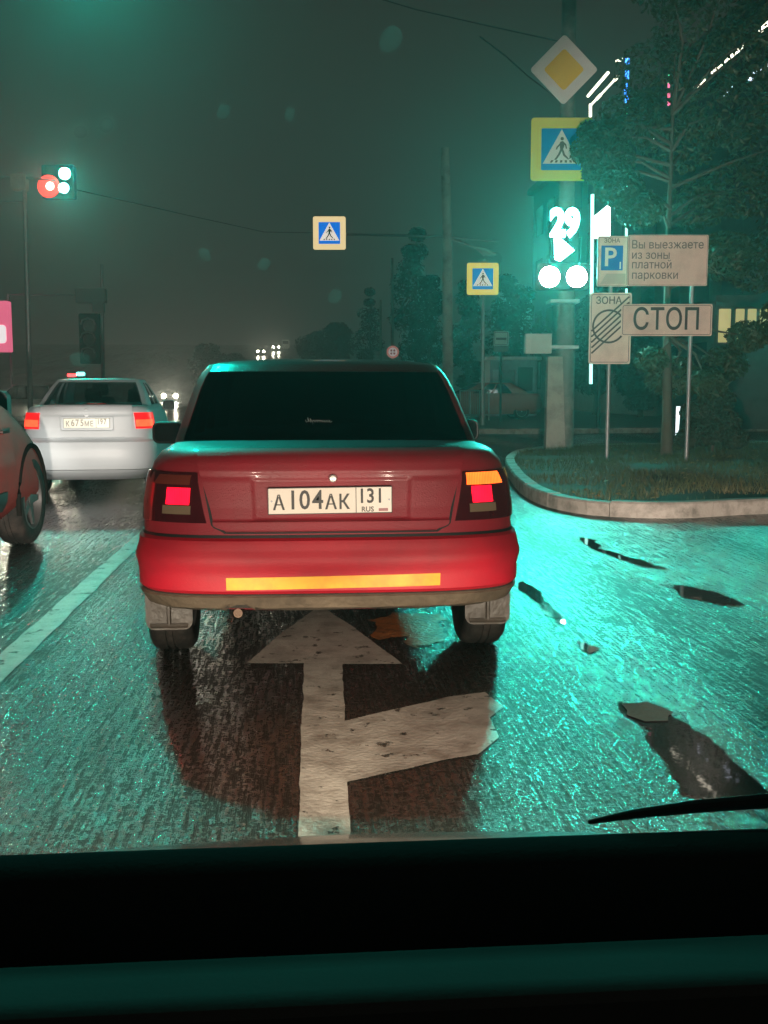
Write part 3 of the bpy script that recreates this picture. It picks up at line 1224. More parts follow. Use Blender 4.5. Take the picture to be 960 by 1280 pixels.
def white_sedan():
    root = thing('sedan', 'white sedan with both tail lamps lit in the left lane, beyond the maroon crossover', 'car', (-2.42, 12.1, 0), R(4))
    root.scale = (.88, 1, 1)
    paint = mat('white_paint', (.54, .57, .60), .45, var=.06)
    tab = [(.20, .70, .30, 4.2), (.30, .80, .10, 4.3), (.36, .835, .03, 4.36), (.46, .85, .0, 4.38), (.56, .85, .0, 4.38), (.66, .845, .02, 4.36), (.70, .84, .07, 4.34),
           (.80, .835, .08, 4.3), (.92, .82, .07, 4.26), (1.0, .80, .06, 4.2), (1.045, .765, .09, 4.1), (1.065, .72, .2, 4.0)]
    S = Shape(tab, .42, .7, .33, 2.7, 4.3, n=3.4)
    shell(S, [.20, .30, .36, .41, .46, .56, .66, .70, .80, .92, .97, 1.0, 1.025, 1.045, 1.065], root, paint, axles=(.92, 3.45), wr=.345, wx=.85, crown=.01)
    b = patch(S, lambda u, v_: (lerp(-1.25, 1.25, u), lerp(.33, .675, v_)), 50, 12, lambda u, v_: .004 + .026 * (smooth(0, .12, v_) * (1 - smooth(.9, 1, v_))) ** .6 - .014 * math.exp(-((v_ - .30) / .02) ** 2), .05, 'bumper', paint, root)

    def lid(u, v_):
        z = lerp(.70, 1.05, v_)
        hw = lerp(.50, .57, smooth(.0, .35, v_)) - .03 * (1 - smooth(0, .12, v_))
        return (tq(lerp(-hw, hw, u) / interp(tab, z)[0], 3.4), z)

    def lo(u, v_):
        z = lerp(.70, 1.05, v_)
        x = lerp(-.6, .6, u)
        rec = smooth(-.36, -.33, x) * (1 - smooth(.33, .36, x)) * smooth(.775, .80, z) * (1 - smooth(.93, .945, z))
        return .014 + .012 * smooth(.94, .97, z) - .022 * rec
    patch(S, lid, 60, 40, lo, .02, 'boot_lid', paint, root)
    lit = mat('white_car_lens_lit', (.9, .06, .03), .3, emit=3.4, ecol=(1, .06, .02), var=.1, vscale=30, ribs=30)
    litd = mat('white_car_lens_red', (.6, .01, .02), .3, emit=1.0, ecol=(1, .01, .01), var=.1)
    for s_ in (-1, 1):
        def lm(a, b, z0, z1, of):
            def g(u, v_):
                q = lerp(a, b, u)
                return (s_ * (tq(min(q, .97), 3.4) + max(0, q - .97) * 2), lerp(z0, z1, v_))
            return g
        l0 = patch(S, lm(.735, 1.05, .80, .985, 0), 14, 8, .012, .015, 'tail_lamp', litd, root)
        patch(S, lm(.745, 1.0, .825, .905, 0), 12, 4, .016, .005, 'lit_lens', lit, l0)
        wheel(root, s_ * .75, .92, .30, .19)
        wheel(root, s_ * .75, 3.45, .30, .19)
    p, x0, yy = plate(root, 0, .055, .868, .58, .112, None, None, mat('plate_warm_white', (.85, .82, .68), .35, emit=0))
    for (ch, fx, sz, dz) in (('К', .088, .085, -.010), ('6', .20, .108, 0), ('7', .295, .108, 0), ('5', .40, .108, 0), ('М', .505, .085, -.010), ('Е', .61, .085, -.010), ('1', .755, .085, .014), ('9', .825, .085, .014), ('7', .90, .085, .014)):
        text(ch, sz, mat('plate_faded_ink', (.30, .28, .24), .5), p, (x0 + fx * .58, yy, .868 + dz), bold=.002, depth=.0008, sx=.85)
    em = MB()
    em.lathe([(.0, -.004), (.045, -.003), (.05, .004)], 20, 'y', (0, .045, .985))
    em.build('round_badge', M_GALV, root)
    ex = MB()
    ex.tube([(-.58, .06, .30), (-.56, .5, .28)], .03, 10)
    ex.build('exhaust_pipe', M_DARKMETAL, root)
    T = Shape([(1.03, .735, .55, 3.4), (1.07, .725, .62, 3.3), (1.18, .68, .82, 3.05), (1.29, .62, 1.02, 2.82), (1.375, .56, 1.20, 2.65)], .25, .5, n=3.2)
    greenhouse(root, T, 1.045, 1.375, glass_mat('clear_car_glass', (.62, .66, .66), .07, .02), paint, rear_q=.9, roof_m=paint, crown=.02)
    mirror(root, .90, 2.55, 1.04, paint, .2, .14)
    mirror(root, -.90, 2.55, 1.04, paint, .2, .14)
    mk = MB()
    mk.box(-.12, 1.0, 1.062, .12, 1.03, 1.08)
    mk.build('high_brake_lamp', litd, root)
    return root


white_sedan()


def crossover():
    # right side plane at x = -2.1, nose at y = 9.35
    root = thing('crossover', 'dark maroon crossover at the left edge with its front wheel showing', 'car', (-3.07, 5.03, 0))
    paint = mat('maroon_metallic_paint', (.27, .030, .026), .55, .0, coat=.0, spec=.12, var=.10, dirt=(.16, .035, .03), dscale=3)
    tab = [(.24, .74, .30, 4.1), (.34, .86, .10, 4.16), (.42, .905, .04, 4.20), (.55, .915, .0, 4.22), (.70, .915, .0, 4.22), (.85, .91, .02, 4.20), (1.0, .90, .05, 4.16), (1.10, .88, .08, 4.08), (1.15, .84, .16, 4.0)]
    S = Shape(tab, .40, .50, .55, 2.85, 4.2, n=4, zlo=.42)
    shell(S, [.24, .34, .42, .48, .55, .62, .70, .78, .85, .92, 1.0, 1.06, 1.10, 1.15], root, paint, axles=(.85, 3.55), wr=.42, wx=.91, crown=.03)
    T = Shape([(1.12, .84, .2, 3.25), (1.2, .81, .3, 3.1), (1.35, .76, .45, 2.88), (1.5, .70, .6, 2.66), (1.61, .62, .8, 2.5)], .3, .5, n=3.4)
    greenhouse(root, T, 1.135, 1.61, glass_mat('dark_tinted_glass', (.10, .12, .12), .045, .03), paint, rear_q=.88, crown=.03)
    for s_ in (-1, 1):
        # cladding, doors, door handles
        patch(S, lambda u, v_: (s_ * lerp(1.30, 1.72, u), lerp(.36, .50, v_)), 10, 4, .016, .02, 'sill_cladding', M_BLACK, root)
        patch(S, lambda u, v_: (s_ * lerp(1.26, 1.50, u), lerp(.51, 1.12, v_)), 12, 12, lambda u, v_: .010 + .010 * math.exp(-((v_ - .3) / .08) ** 2), .02, 'rear_door', paint, root)
        patch(S, lambda u, v_: (s_ * lerp(1.508, 1.79, u), lerp(.51, 1.12, v_)), 12, 12, lambda u, v_: .010 + .010 * math.exp(-((v_ - .3) / .08) ** 2), .02, 'front_door', paint, root)
        for ya in (1.75, 2.65):
            h = MB()
            h.rbox(s_ * .935 - .012, ya, .93, s_ * .935 + .012, ya + .18, .955, .01, 3, axis='x')
            h.build('door_handle', M_CHROME, root)
        # arch lips
        for ya in (.85, 3.55):
            ar = MB()
            pts = []
            for k in range(19):
                a = R(-12 + 204 * k / 18)
                pts.append((s_ * .912, ya + math.cos(a) * .43, .37 + math.sin(a) * .43))
            ar.tube(pts, .020, 8)
            ar.build('arch_trim', mat('matt_arch_plastic', (.012, .011, .010), .9, spec=0.0), root, auto=R(40))
        wheel(root, s_ * .80, .85, .36, .225)
        wheel(root, s_ * .80, 3.58, .36, .225, rot=R(-3), m_rim=mat('dark_alloy', (.05, .05, .05), .5, .0))
        hl = patch(S, lambda u, v_: (s_ * lerp(2.28, 2.62, u), lerp(.82, 1.0, v_)), 10, 5, .008, .02, 'headlamp', mat('headlamp_lens', (.7, .7, .7), .1, coat=.5), root)
        t_ = MB()
        t_.rbox(s_ * .905 - .015, .06, .85, s_ * .905 + .012, .35, 1.05, .03, 3, axis='x')
        t_.build('tail_lamp', mat('crossover_tail_lens', (.5, .01, .02), .3, emit=1.5, ecol=(1, .01, .01)), root)
        mirror(root, s_ * 1.02, 1.5, 1.16, paint, .22, .16)
        lamp('headlamp_beam', 'SPOT', (s_ * .66, 4.30, .74), 160, (1, .97, .88), root, target=(.06, 1, -.20), size=.06, cone=46, blend=.5)
    return root


crossover()

HEAD = mat('headlamp_lit', (1, .95, .8), .3, emit=60, ecol=(1, .90, .66), var=.02)


def oncoming(loc, col, label, e=60.0, hr=.13, glow=0.0, group=None, rz=PI, on=True):
    root = thing('oncoming_car', label, 'car', loc, rz, group)
    paint = mat('paint_' + col[0], col[1], .35, coat=.4)
    tab = [(.20, .70, .30, 4.2), (.34, .84, .05, 4.36), (.5, .86, .0, 4.38), (.8, .85, .03, 4.3), (.95, .80, .08, 4.2), (1.0, .74, .2, 4.0)]
    S = Shape(tab, .42, .6, .22, 2.7, 4.3)
    shell(S, [.20, .34, .5, .65, .8, .88, .95, 1.0], root, paint, axles=(.9, 3.5), wr=.35, wx=.86)
    T = Shape([(.98, .74, .5, 3.5), (1.2, .68, .85, 3.0), (1.4, .56, 1.2, 2.6)], .25, .5, n=3.2)
    greenhouse(root, T, .985, 1.4, glass_mat('dark_tinted_glass', (.10, .12, .12), .045, .03), paint, seats=False, crown=.02)
    for s_ in (-1, 1):
        wheel(root, s_ * .75, .9, .31, .19)
        wheel(root, s_ * .75, 3.5, .31, .19)
        hl = MB()
        hl.lathe([(.0, .05), (hr * .8, .03), (hr, -.03)], 20, 'y', (s_ * .62, 4.36, .66))
        hl.build('headlamp', HEAD, root, auto=R(40))
        if glow:
            lamp('headlamp_beam', 'SPOT', (s_ * .62, 4.45, .66), glow, (1, .92, .72), root, target=(0, 1, -.03), size=.08, cone=70, blend=.6)
    pl = MB()
    pl.box(-.26, 4.385, .40, .26, 4.395, .51)
    pl.build('number_plate', M_WHITE, root)
    return root


p = at(22, 516, 29)
oncoming((p.x - .1, p.y + 4.4, 0), ('silver', (.4, .4, .4)), 'oncoming car whose bright headlamp shows between the crossover and the white sedan', glow=120)
p = at(212, 495, 110)
oncoming((p.x, p.y + 4.4, 0), ('dark', (.05, .05, .06)), 'oncoming car with a pair of round headlamps just right of the white sedan', glow=1500, hr=.24)  # lamp discs enlarged to stand in for glare
for i, (px, d) in enumerate(((326, 225), (345, 246))):
    q = at(px, 440, d)
    oncoming((q.x, q.y + 4.4, terrain(q.x, q.y + 3) ), ('dark', (.05, .05, .06)), ('headlamps of the left one of two far cars above the red sedan roof', 'headlamps of the right one of two far cars above the red sedan roof')[i], group='cars on the distant rise', hr=.24, glow=500)  # oversized discs here too, drawing the glare
q = at(357, 441, 250)
vn = thing('delivery_van', 'small pale van on the distant rise above the red sedan roof', 'van', (q.x, q.y, terrain(q.x, q.y)))
mb = MB(); mb.rbox(-.9, 0, .5, .9, 4.5, 2.5, .2, 3); mb.build('body', mat('van_white', (.7, .7, .66), .5, emit=.0), vn, auto=R(40))
for s_ in (-1, 1):
    wheel(vn, s_ * .8, .9, .36, .2); wheel(vn, s_ * .8, 3.6, .36, .2)
mb = MB(); mb.rbox(-.7, -.01, 1.5, .7, .0, 2.2, .08, 3); mb.build('rear_window', M_BLACK, vn)

# ------------------------------------------------------------------ own car
def own_car():
    root = thing('hatchback', 'car the photo is taken from, its dark dashboard and wiper along the bottom', 'car', (0.08, 0, 0))
    dash = mat('dashboard_plastic', (.035, .037, .037), .7, bump=.15, bscale=220, spec=0.0)
    trimm = mat('satin_dash_trim', (.085, .095, .092), .6, bump=.05, bscale=160, spec=0.0)
    blackm = mat('matte_black_liner', (.006, .006, .006), .9, spec=.1)

    def prof(pts, x0, x1, name, m, bow=0.0, smoothf=True):
        """profile (y,z) swept across x with a slight bow"""
        V, Fc = [], []
        nx_ = 36
        for i in range(nx_ + 1):
            u = i / nx_
            x = lerp(x0, x1, u)
            b = bow * (1 - (2 * u - 1) ** 2)
            for (y, z) in pts:
                V.append((x, y + b, z))
        n = len(pts)
        for i in range(nx_):
            for k in range(n):
                a, b2 = i * n + k, i * n + (k + 1) % n
                Fc.append((a, b2, b2 + n, a + n))
        Fc.append(tuple(range(n)))
        Fc.append(tuple(range(nx_ * n, (nx_ + 1) * n)))
        mb = MB()
        mb.add(V, Fc)
        return mb.build(name, m, root, auto=R(50))
    prof([(.865, .70), (.868, .842), (.860, .851), (.845, .856), (.82, .858), (.800, .855), (.790, .845), (.785, .70)], -.68, .68, 'dash_top', dash, bow=.0)
    prof([(.785, .70), (.785, .76), (.728, .76), (.728, .70)], -.68, .68, 'dash_recess', blackm)
    prof([(.727, .70), (.727, .822), (.722, .829), (.715, .832), (.640, .852), (.620, .855), (.612, .850), (.61, .70)], -.68, .68, 'dash_trim', trimm)
    prof([(.608, .60), (.608, .82), (.600, .826), (.56, .80), (.54, .70), (.54, .60)], -.68, .68, 'lower_dash', blackm)
    # bonnet and front
    hb = MB()
    V, Fc = [], []
    nx_, ny_ = 24, 10
    for j in range(ny_ + 1):
        for i in range(nx_ + 1):
            u, v_ = i / nx_ * 2 - 1, j / ny_
            x = u * (.78 - .06 * v_)
            y = .98 + .60 * v_ - .12 * u * u * v_
            V.append((x, y, .775 - .235 * v_ ** 1.15 - .05 * u ** 4))
    for j in range(ny_):
        for i in range(nx_):
            a = j * (nx_ + 1) + i
            Fc.append((a, a + 1, a + nx_ + 2, a + nx_ + 1))
    o = obj('bonnet', V, Fc, mat('black_car_paint', (.01, .012, .012), .25, coat=.5), root, True)
    fb = MB()
    fb.rbox(-.78, 1.36, .14, .78, 1.56, .38, .08, 4)
    fb.build('front_bumper', mat('black_car_paint'), root, auto=R(40))
    for s_ in (-1, 1):
        hl = MB()
        hl.lathe([(.0, .03), (.06, .02), (.075, -.03)], 18, 'y', (s_ * .60, 1.55, .42))
        hl.build('headlamp', HEAD, root, auto=R(30))
        # dipped beam with its cut-off, and the weak light above it
        lamp('dipped_beam', 'SPOT', (s_ * .62, 1.70, .52), L_BEAM, (1, .86, .66), root, target=(0, math.cos(R(25)), -math.sin(R(25))), size=.04, cone=55, blend=.28)
        if s_ > 0:
            # added beam to brighten the roadside signs, clear of the red sedan
            lamp('sign_fill_beam', 'SPOT', (s_ * .62, 1.70, .53), L_SIGN_FILL, (1, .80, .68), root, target=(.40, 1, .14), size=.04, cone=36, blend=.45)
        else:
            lamp('crossover_fill', 'SPOT', (s_ * .62, 1.70, .53), 3000, (1, .84, .72), root, target=(-.31, 1, .05), size=.04, cone=25, blend=.5)  # added beam that warms the maroon crossover's side
        lamp('stray_light', 'SPOT', (s_ * .62, 1.70, .53), L_SPILL, (1, .84, .68), root, target=(.1 * s_, 1, .05), size=.04, cone=62, blend=.8)
    # windscreen
    V = []
    Fc = []
    for j in range(5):
        for i in range(13):
            u, v_ = i / 12 * 2 - 1, j / 4
            V.append((u * .70, lerp(.95, .36, v_) - .05 * u * u, lerp(.80, 1.50, v_)))
    for j in range(4):
        for i in range(12):
            a = j * 13 + i
            Fc.append((a, a + 1, a + 14, a + 13))
    obj('windscreen', V, Fc, glass_mat('windscreen_glass', (.97, .985, .98), .012, .01), root, True)
    # wiper at the base of the glass
    wp = MB()
    a = at(728, 1026, .90) - Vector((.08, 0, 0))
    pts = [at(735, 1028, .90), at(790, 1018, .90), at(860, 1009, .905), at(960, 1001, .91), at(1060, 996, .92)]
    pts = [p_ - Vector((.08, 0, 0)) for p_ in pts]
    wp.tube(pts, [.002, .0045, .006, .007, .008], 8)
    wp.build('wiper', mat('wiper_rubber', (.01, .012, .012), .5), root, auto=R(40))
    # drops on the glass
    rnd = random.Random(4)
    dm = bpy.data.materials.new('water_drop')
    dm.use_nodes = True
    t = dm.node_tree
    for n in list(t.nodes):
        if n.type != 'OUTPUT_MATERIAL':
            t.nodes.remove(n)
    tr = t.nodes.new('ShaderNodeBsdfTransparent')
    df = t.nodes.new('ShaderNodeBsdfTranslucent')
    df.inputs[0].default_value = (.8, .85, .8, 1)
    mxn = t.nodes.new('ShaderNodeMixShader')
    mxn.inputs[0].default_value = .08
    t.links.new(tr.outputs[0], mxn.inputs[1])
    t.links.new(df.outputs[0], mxn.inputs[2])
    t.links.new(mxn.outputs[0], t.nodes['Material Output'].inputs[0])
    for (px, py, r_) in ((487, 42, 13), (135, 148, 8), (103, 157, 7), (280, 132, 8), (257, 310, 8), (418, 362, 9), (330, 322, 8), (612, 318, 12), (523, 330, 9), (570, 412, 9), (102, 441, 11), (362, 135, 7), (845, 250, 9), (700, 380, 10)):
        d_ = pix_dir(px, py)
        # intersect with the flat of the glass
        n_ = Vector((0, .70, .59)).normalized()
        p0 = Vector((0, .95, .80))
        o0 = Vector((0, 0, CAM_Z))
        tt = (p0 - o0).dot(n_) / d_.dot(n_)
        c = o0 + d_ * tt - n_ * .006
        rr = r_ / F_PX * (c - o0).length
        e1 = Vector((1, 0, 0))
        e2 = n_.cross(e1)
        V, Fc = [], []
        for k in range(20):
            an = 2 * PI * k / 20
            q_ = 1 + .12 * math.sin(an * 2 + px)
            V.append(c + (e1 * math.cos(an) + e2 * math.sin(an) * 1.15) * rr * q_ - Vector((.08, 0, 0)))
        for k in range(20):
            an = 2 * PI * k / 20
            V.append(c + (e1 * math.cos(an) + e2 * math.sin(an) * 1.15) * rr * .6 - n_ * .0012 - Vector((.08, 0, 0)))
        Fc = [(k, (k + 1) % 20, (k + 1) % 20 + 20, k + 20) for k in range(20)] + [tuple(range(20, 40))]
        obj('water_drop', V, Fc, dm, root, True)
    return root


own_car()

# ------------------------------------------------------------------ signs
def root_at(name, label, cat, px, d, zg=0.0, group=None):
    q = at(px, 500, d)
    return thing(name, label, cat, (q.x, q.y, zg), -YAW, group)


def loc_x(px, d, root):
    """local x (along the picture's right) and z of a pixel at distance d for a root turned by -YAW"""
    pass


def L2(root, px, py, d):
    """pixel -> local (x, y, z) of a thing turned by -YAW"""
    w_ = at(px, py, d) - root.location
    return Vector((w_.dot(RGT), w_.dot(FWD), w_.z))


def board(root, name, px0, py0, px1, py1, d, m, r=.02, th=.02, border=None, inset=.02, bw=.008):
    a, b = L2(root, px0, py1, d), L2(root, px1, py0, d)
    mb = MB()
    mb.rbox(a.x, a.y, a.z, b.x, a.y + th, b.z, r, 4)
    o = mb.build(name, m, root, auto=R(40))
    if border:
        rr = MB()
        out = rrect(a.x + inset, a.z + inset, b.x - inset, b.z - inset, r, 4)
        inn = rrect(a.x + inset + bw, a.z + inset + bw, b.x - inset - bw, b.z - inset - bw, max(.004, r - bw), 4)
        n = len(out)
        V = [(p_[0], a.y - .003, p_[1]) for p_ in out] + [(p_[0], a.y - .003, p_[1]) for p_ in inn]
        V += [(p_[0], a.y + .001, p_[1]) for p_ in out] + [(p_[0], a.y + .001, p_[1]) for p_ in inn]
        Fc = []
        for i in range(n):
            j = (i + 1) % n
            Fc += [(i, j, j + n, i + n), (i, i + 2 * n, j + 2 * n, j), (i + n, j + n, j + 3 * n, i + 3 * n)]
        rr.add(V, Fc)
        rr.build('border', border, o)
    return o, a, b


def walker(parent, cx, y, cz, s, m):
    """the walking figure and its stripes inside the sign's triangle, s = figure height"""
    F_ = lambda pts: [(cx + p_[0] * s, y, cz + p_[1] * s) for p_ in pts]
    mb = MB()
    mb.lathe([(.075 * s, 0), (.075 * s, .003)], 12, 'y', (cx + .02 * s, y - .003, cz + .92 * s))
    for pts in ([(-.05, .80), (.07, .82), (.12, .62), (.06, .45), (-.06, .45), (-.08, .60)],
                [(-.06, .47), (.05, .47), (-.06, .25), (-.22, .02), (-.32, .02), (-.15, .26)],
                [(-.02, .47), (.08, .45), (.16, .24), (.34, .06), (.30, .02), (.08, .20)],
                [(-.05, .80), (-.10, .70), (-.22, .58), (-.26, .46), (-.20, .46), (-.16, .55), (-.03, .68)],
                [(.07, .80), (.20, .68), (.24, .50), (.19, .49), (.15, .64), (.06, .70)]):
        mb.prism([(cx + p_[0] * s, y - .003, cz + p_[1] * s) for p_ in pts], (0, .003, 0))
    mb.build('walking_figure', m, parent)
    st = MB()
    for k in range(-2, 3):
        x_ = k * .22 * s
        st.prism([(cx + x_ - .07 * s, y - .003, cz - .10 * s), (cx + x_ + .03 * s, y - .003, cz - .10 * s), (cx + x_ * .9 + .05 * s, y - .003, cz + .0 * s), (cx + x_ * .9 - .05 * s, y - .003, cz + .0 * s)], (0, .003, 0))
    st.build('crossing_stripes', m, parent)


def crossing_sign(root, px0, py0, px1, py1, d, ym, bm_, wm, fig):
    o, a, b = board(root, 'sign_face', px0, py0, px1, py1, d, ym, r=.06, th=.03)
    w_ = b.x - a.x
    h_ = b.z - a.z
    iw = w_ * .17
    y = a.y
    bl = MB()
    bl.rbox(a.x + iw, y - .004, a.z + iw, b.x - iw, y - .0005, b.z - iw, .02, 3)
    blo = bl.build('blue_panel', bm_, o)
    tri = MB()
    cx = (a.x + b.x) / 2
    tri.prism([(a.x + iw * 1.15, y - .008, a.z + iw + h_ * .10), (b.x - iw * 1.15, y - .008, a.z + iw + h_ * .10), (cx, y - .008, b.z - iw * 1.08)], (0, .004, 0))
    tri.build('white_triangle', wm, blo)
    walker(o, cx, y - .009, a.z + iw + h_ * .155, h_ * .37, fig)
    return o


M_FIG = mat('sign_figure_brown', (.10, .05, .03), .5)
# faces of the two far crossing signs emit a little
M_GLOWC = mat('glow_face_cream', (1, .80, .42), .4, emit=.85, ecol=(1, .72, .36), var=.04)
M_GLOWYEL = mat('glow_face_yellow', (.95, .80, .12), .4, emit=.50, ecol=(1, .74, .10), var=.05)
M_GLOWB = mat('glow_face_blue', (.02, .22, .9), .4, emit=.75, ecol=(.01, .19, .88), var=.04)
M_GLOWB2 = mat('glow_face_blue_dim', (.02, .22, .7), .4, emit=.45, ecol=(.01, .25, .70), var=.04)
M_GLOWW = mat('glow_face_white', (.9, .9, .85), .4, emit=.8, ecol=(1, .86, .76), var=.04)
M_GLOWW2 = mat('glow_face_white_dim', (.9, .9, .85), .4, emit=.5, ecol=(.95, .78, .70), var=.04)

# mast with long arm carrying the cream framed crossing sign
r = root_at('street_lamp_mast', 'tall concrete mast behind the red sedan with a long arm over the road', 'mast', 559, 33)
mb = MB()
q0, q1, q2 = L2(r, 560, 535, 33), L2(r, 559, 294, 33), L2(r, 556, 185, 33)
mb.tube([(q0.x, 0, 0), (q1.x, 0, q1.z), (q2.x, 0, q2.z)], [.175, .15, .13], 12)
mb.build('pole', M_CONC, r, auto=R(40))
a, b, c = L2(r, 432, 293, 33), L2(r, 556, 296, 33), L2(r, 622, 302, 33)
mb = MB(); mb.tube([(a.x, 0, a.z), (b.x, 0, b.z), (c.x, .0, c.z)], .035, 8); mb.build('arm', M_GALV, r, auto=R(40))
mb = MB(); mb.tube([tuple(L2(r, 566, 299, 33)), tuple(L2(r, 600, 312, 32.5))], .03, 8); mb.tube([tuple(L2(r, 596, 310, 32.5)), tuple(L2(r, 606, 315, 32.4)), tuple(L2(r, 620, 318, 32.3))], [.05, .13, .04], 10)
mb.build('lamp_head', M_GREY, r, auto=R(50))
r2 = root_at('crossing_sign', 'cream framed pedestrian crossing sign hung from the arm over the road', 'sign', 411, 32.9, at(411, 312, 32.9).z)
crossing_sign(r2, 391.5, 270.5, 432, 312, 32.9, M_GLOWC, M_GLOWB, M_GLOWW, M_FIG)

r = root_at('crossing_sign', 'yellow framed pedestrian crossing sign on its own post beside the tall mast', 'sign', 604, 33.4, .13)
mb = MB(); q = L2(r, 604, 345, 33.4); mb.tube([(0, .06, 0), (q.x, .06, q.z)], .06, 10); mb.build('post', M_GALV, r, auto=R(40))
crossing_sign(r, 583.5, 328.5, 623.5, 368.5, 33.4, M_GLOWYEL, M_GLOWB2, M_GLOWW2, M_FIG)
cp = MB(); q = L2(r, 604, 326, 33.4); cp.lathe([(.14, 0), (.14, .05), (.10, .10), (.0, .13)], 14, 'z', (q.x, .05, q.z - .04)); cp.build('cap_lamp', mat('cap_grey_green', (.3, .4, .35), .4), r, auto=R(40))

# the concrete pole on the island with everything hung on it
DP = 19.9
r = root_at('utility_pole', 'thick concrete utility pole standing on the island, carrying signs and signal', 'pole', 697, DP, .12)
mb = MB()
# trapezoid prism lower leg plus round upper pole
q0, q1 = L2(r, 694, 562, DP), L2(r, 694, 446, DP)
mb.add([(q0.x - .20, -.14, 0), (q0.x + .17, -.14, 0), (q0.x + .17, .16, 0), (q0.x - .20, .16, 0), (q1.x - .15, -.12, q1.z), (q1.x + .12, -.12, q1.z), (q1.x + .12, .14, q1.z), (q1.x - .15, .14, q1.z)],
       [(0, 3, 2, 1), (4, 5, 6, 7), (0, 1, 5, 4), (1, 2, 6, 5), (2, 3, 7, 6), (3, 0, 4, 7)])
mb.build('lower_leg', M_CONC, r)
mb = MB()
mb.tube([(.16, .22, 0), (.17, .22, q1.z), (.12, .22, L2(r, 703, 200, DP).z), (.10, .22, L2(r, 703, -160, DP).z)], [.20, .18, .15, .12], 14)
mb.build('shaft', mat('dimmed_pole', (.16, .17, .16), .7, bump=.4, dirt=(.3, .27, .24)), r, auto=R(40))  # shaft colour darkened for the dimness above the headlamp cut-off
for zz in (1.9, 2.75):
    mb = MB(); mb.rbox(-.2, -.17, zz, .36, .42, zz + .06, .02, 3, axis='z'); mb.build('band_clamp', M_GALV, r)
# electric cabinets
cb = root_at('cable_cabinet', 'pale grey cable cabinet strapped to the left of the utility pole', 'cabinet', 680, DP - .3, at(680, 442, DP - .3).z)
mb = MB(); a, b = L2(cb, 657, 442, DP - .3), L2(cb, 690, 417, DP - .3); mb.rbox(a.x, 0, a.z, b.x, .25, b.z, .015, 3); mb.build('housing', M_GREY, cb)
mb = MB(); mb.rbox(a.x + .10, -.012, a.z + .03, b.x - .02, 0, b.z - .03, .01, 3); mb.build('door', mat('cabinet_door', (.40, .38, .35), .5), cb)

# priority road diamond
dg_ = root_at('priority_road_sign', 'yellow and white diamond priority road sign at the top of the utility pole', 'sign', 697, DP - .25, at(697, 87, DP - .25).z)


def diamond(cx, cz, s, y, th, rr, name, m, parent):
    pts = []
    for (ang) in range(4):
        a0 = R(90 * ang)
        c = Vector((cx + math.cos(a0) * (s - rr * 1.414), 0, cz + math.sin(a0) * (s - rr * 1.414)))
        for k in range(-3, 4):
            a1 = a0 + R(15 * k)
            pts.append((c.x + math.cos(a1) * rr, y, c.z + math.sin(a1) * rr))
    mb = MB(); mb.prism(pts, (0, th, 0)); return mb.build(name, m, parent)


s_ = .62
do = diamond(0, 0, s_, 0, .02, .06, 'white_plate', M_WHITE, dg_)
diamond(0, 0, s_ * .60, -.004, .0035, .05, 'yellow_centre', M_YEL, do)
# tree hidden crossing sign on the pole
cs = root_at('crossing_sign', 'large yellow framed crossing sign half hidden by leaves on the utility pole', 'sign', 700, DP - .25, at(700, 226, DP - .25).z)
crossing_sign(cs, 663, 147, 741, 226, DP - .25, M_YELGREEN, mat('sign_blue_bright', (.01, .28, .75), .35), M_WHITE, mat('sign_figure_grey', (.12, .14, .12), .5))

# main signal
tl = root_at('traffic_light', 'traffic light on the utility pole with countdown 29 and green right arrow lit', 'traffic light', 705, DP - .45, at(705, 360, DP - .45).z)
dS = DP - .45
hz = MB()
a, b = L2(tl, 688, 328, dS), L2(tl, 724, 262, dS)
hz.rbox(a.x, .0, a.z, b.x, .22, b.z, .04, 3)
a2, b2 = L2(tl, 671, 362, dS), L2(tl, 738, 329, dS)
hz.rbox(a2.x, .0, a2.z, b2.x, .22, b2.z, .04, 3)
hz.build('housing', M_BLACK, tl, auto=R(40))
LG = mat('green_led', (.3, 1, .85), .4, emit=36, ecol=(.22, 1, .80), var=.02)
LW = mat('white_green_led', (.8, 1, .95), .4, emit=80, ecol=(.75, 1, .93), var=.02)
o = text('29', .66, LG, tl, (L2(tl, 706, 280, dS).x, -.012, L2(tl, 706, 280, dS).z), name='countdown_digits', bold=.036, depth=.006, sx=.80)
c = L2(tl, 703, 313, dS)
mb = MB(); mb.prism([(c.x - .16, -.012, c.z + .21), (c.x - .06, -.012, c.z + .24), (c.x + .22, -.012, c.z), (c.x - .04, -.012, c.z - .20), (c.x - .14, -.012, c.z - .16)], (0, .01, 0)); mb.build('arrow_lens', LG, tl)
for px in (687, 721):
    c = L2(tl, px, 346, dS)
    mb = MB(); mb.lathe([(.0, -.03), (.14, -.02), (.19, .0), (.19, .01)], 24, 'y', (c.x, 0, c.z)); mb.build('round_lens', LW, tl, auto=R(40))
for (px, py, fr) in ((705, 280, .3), (704, 313, .3), (690, 346, .22), (719, 346, .22)):
    c = L2(tl, px, py, dS)
    lamp('signal_light', 'SPOT', (c.x, -.10, c.z), L_SIGNAL * fr, GREEN, tl, target=(-.24, -1, -.10), size=.12, cone=44, blend=1.0)
    lamp('signal_spread', 'SPOT', (c.x, -.12, c.z), L_SIGNAL * fr * .26, GREEN, tl, target=(0, -1, -.1), size=.12, cone=150, blend=.8)

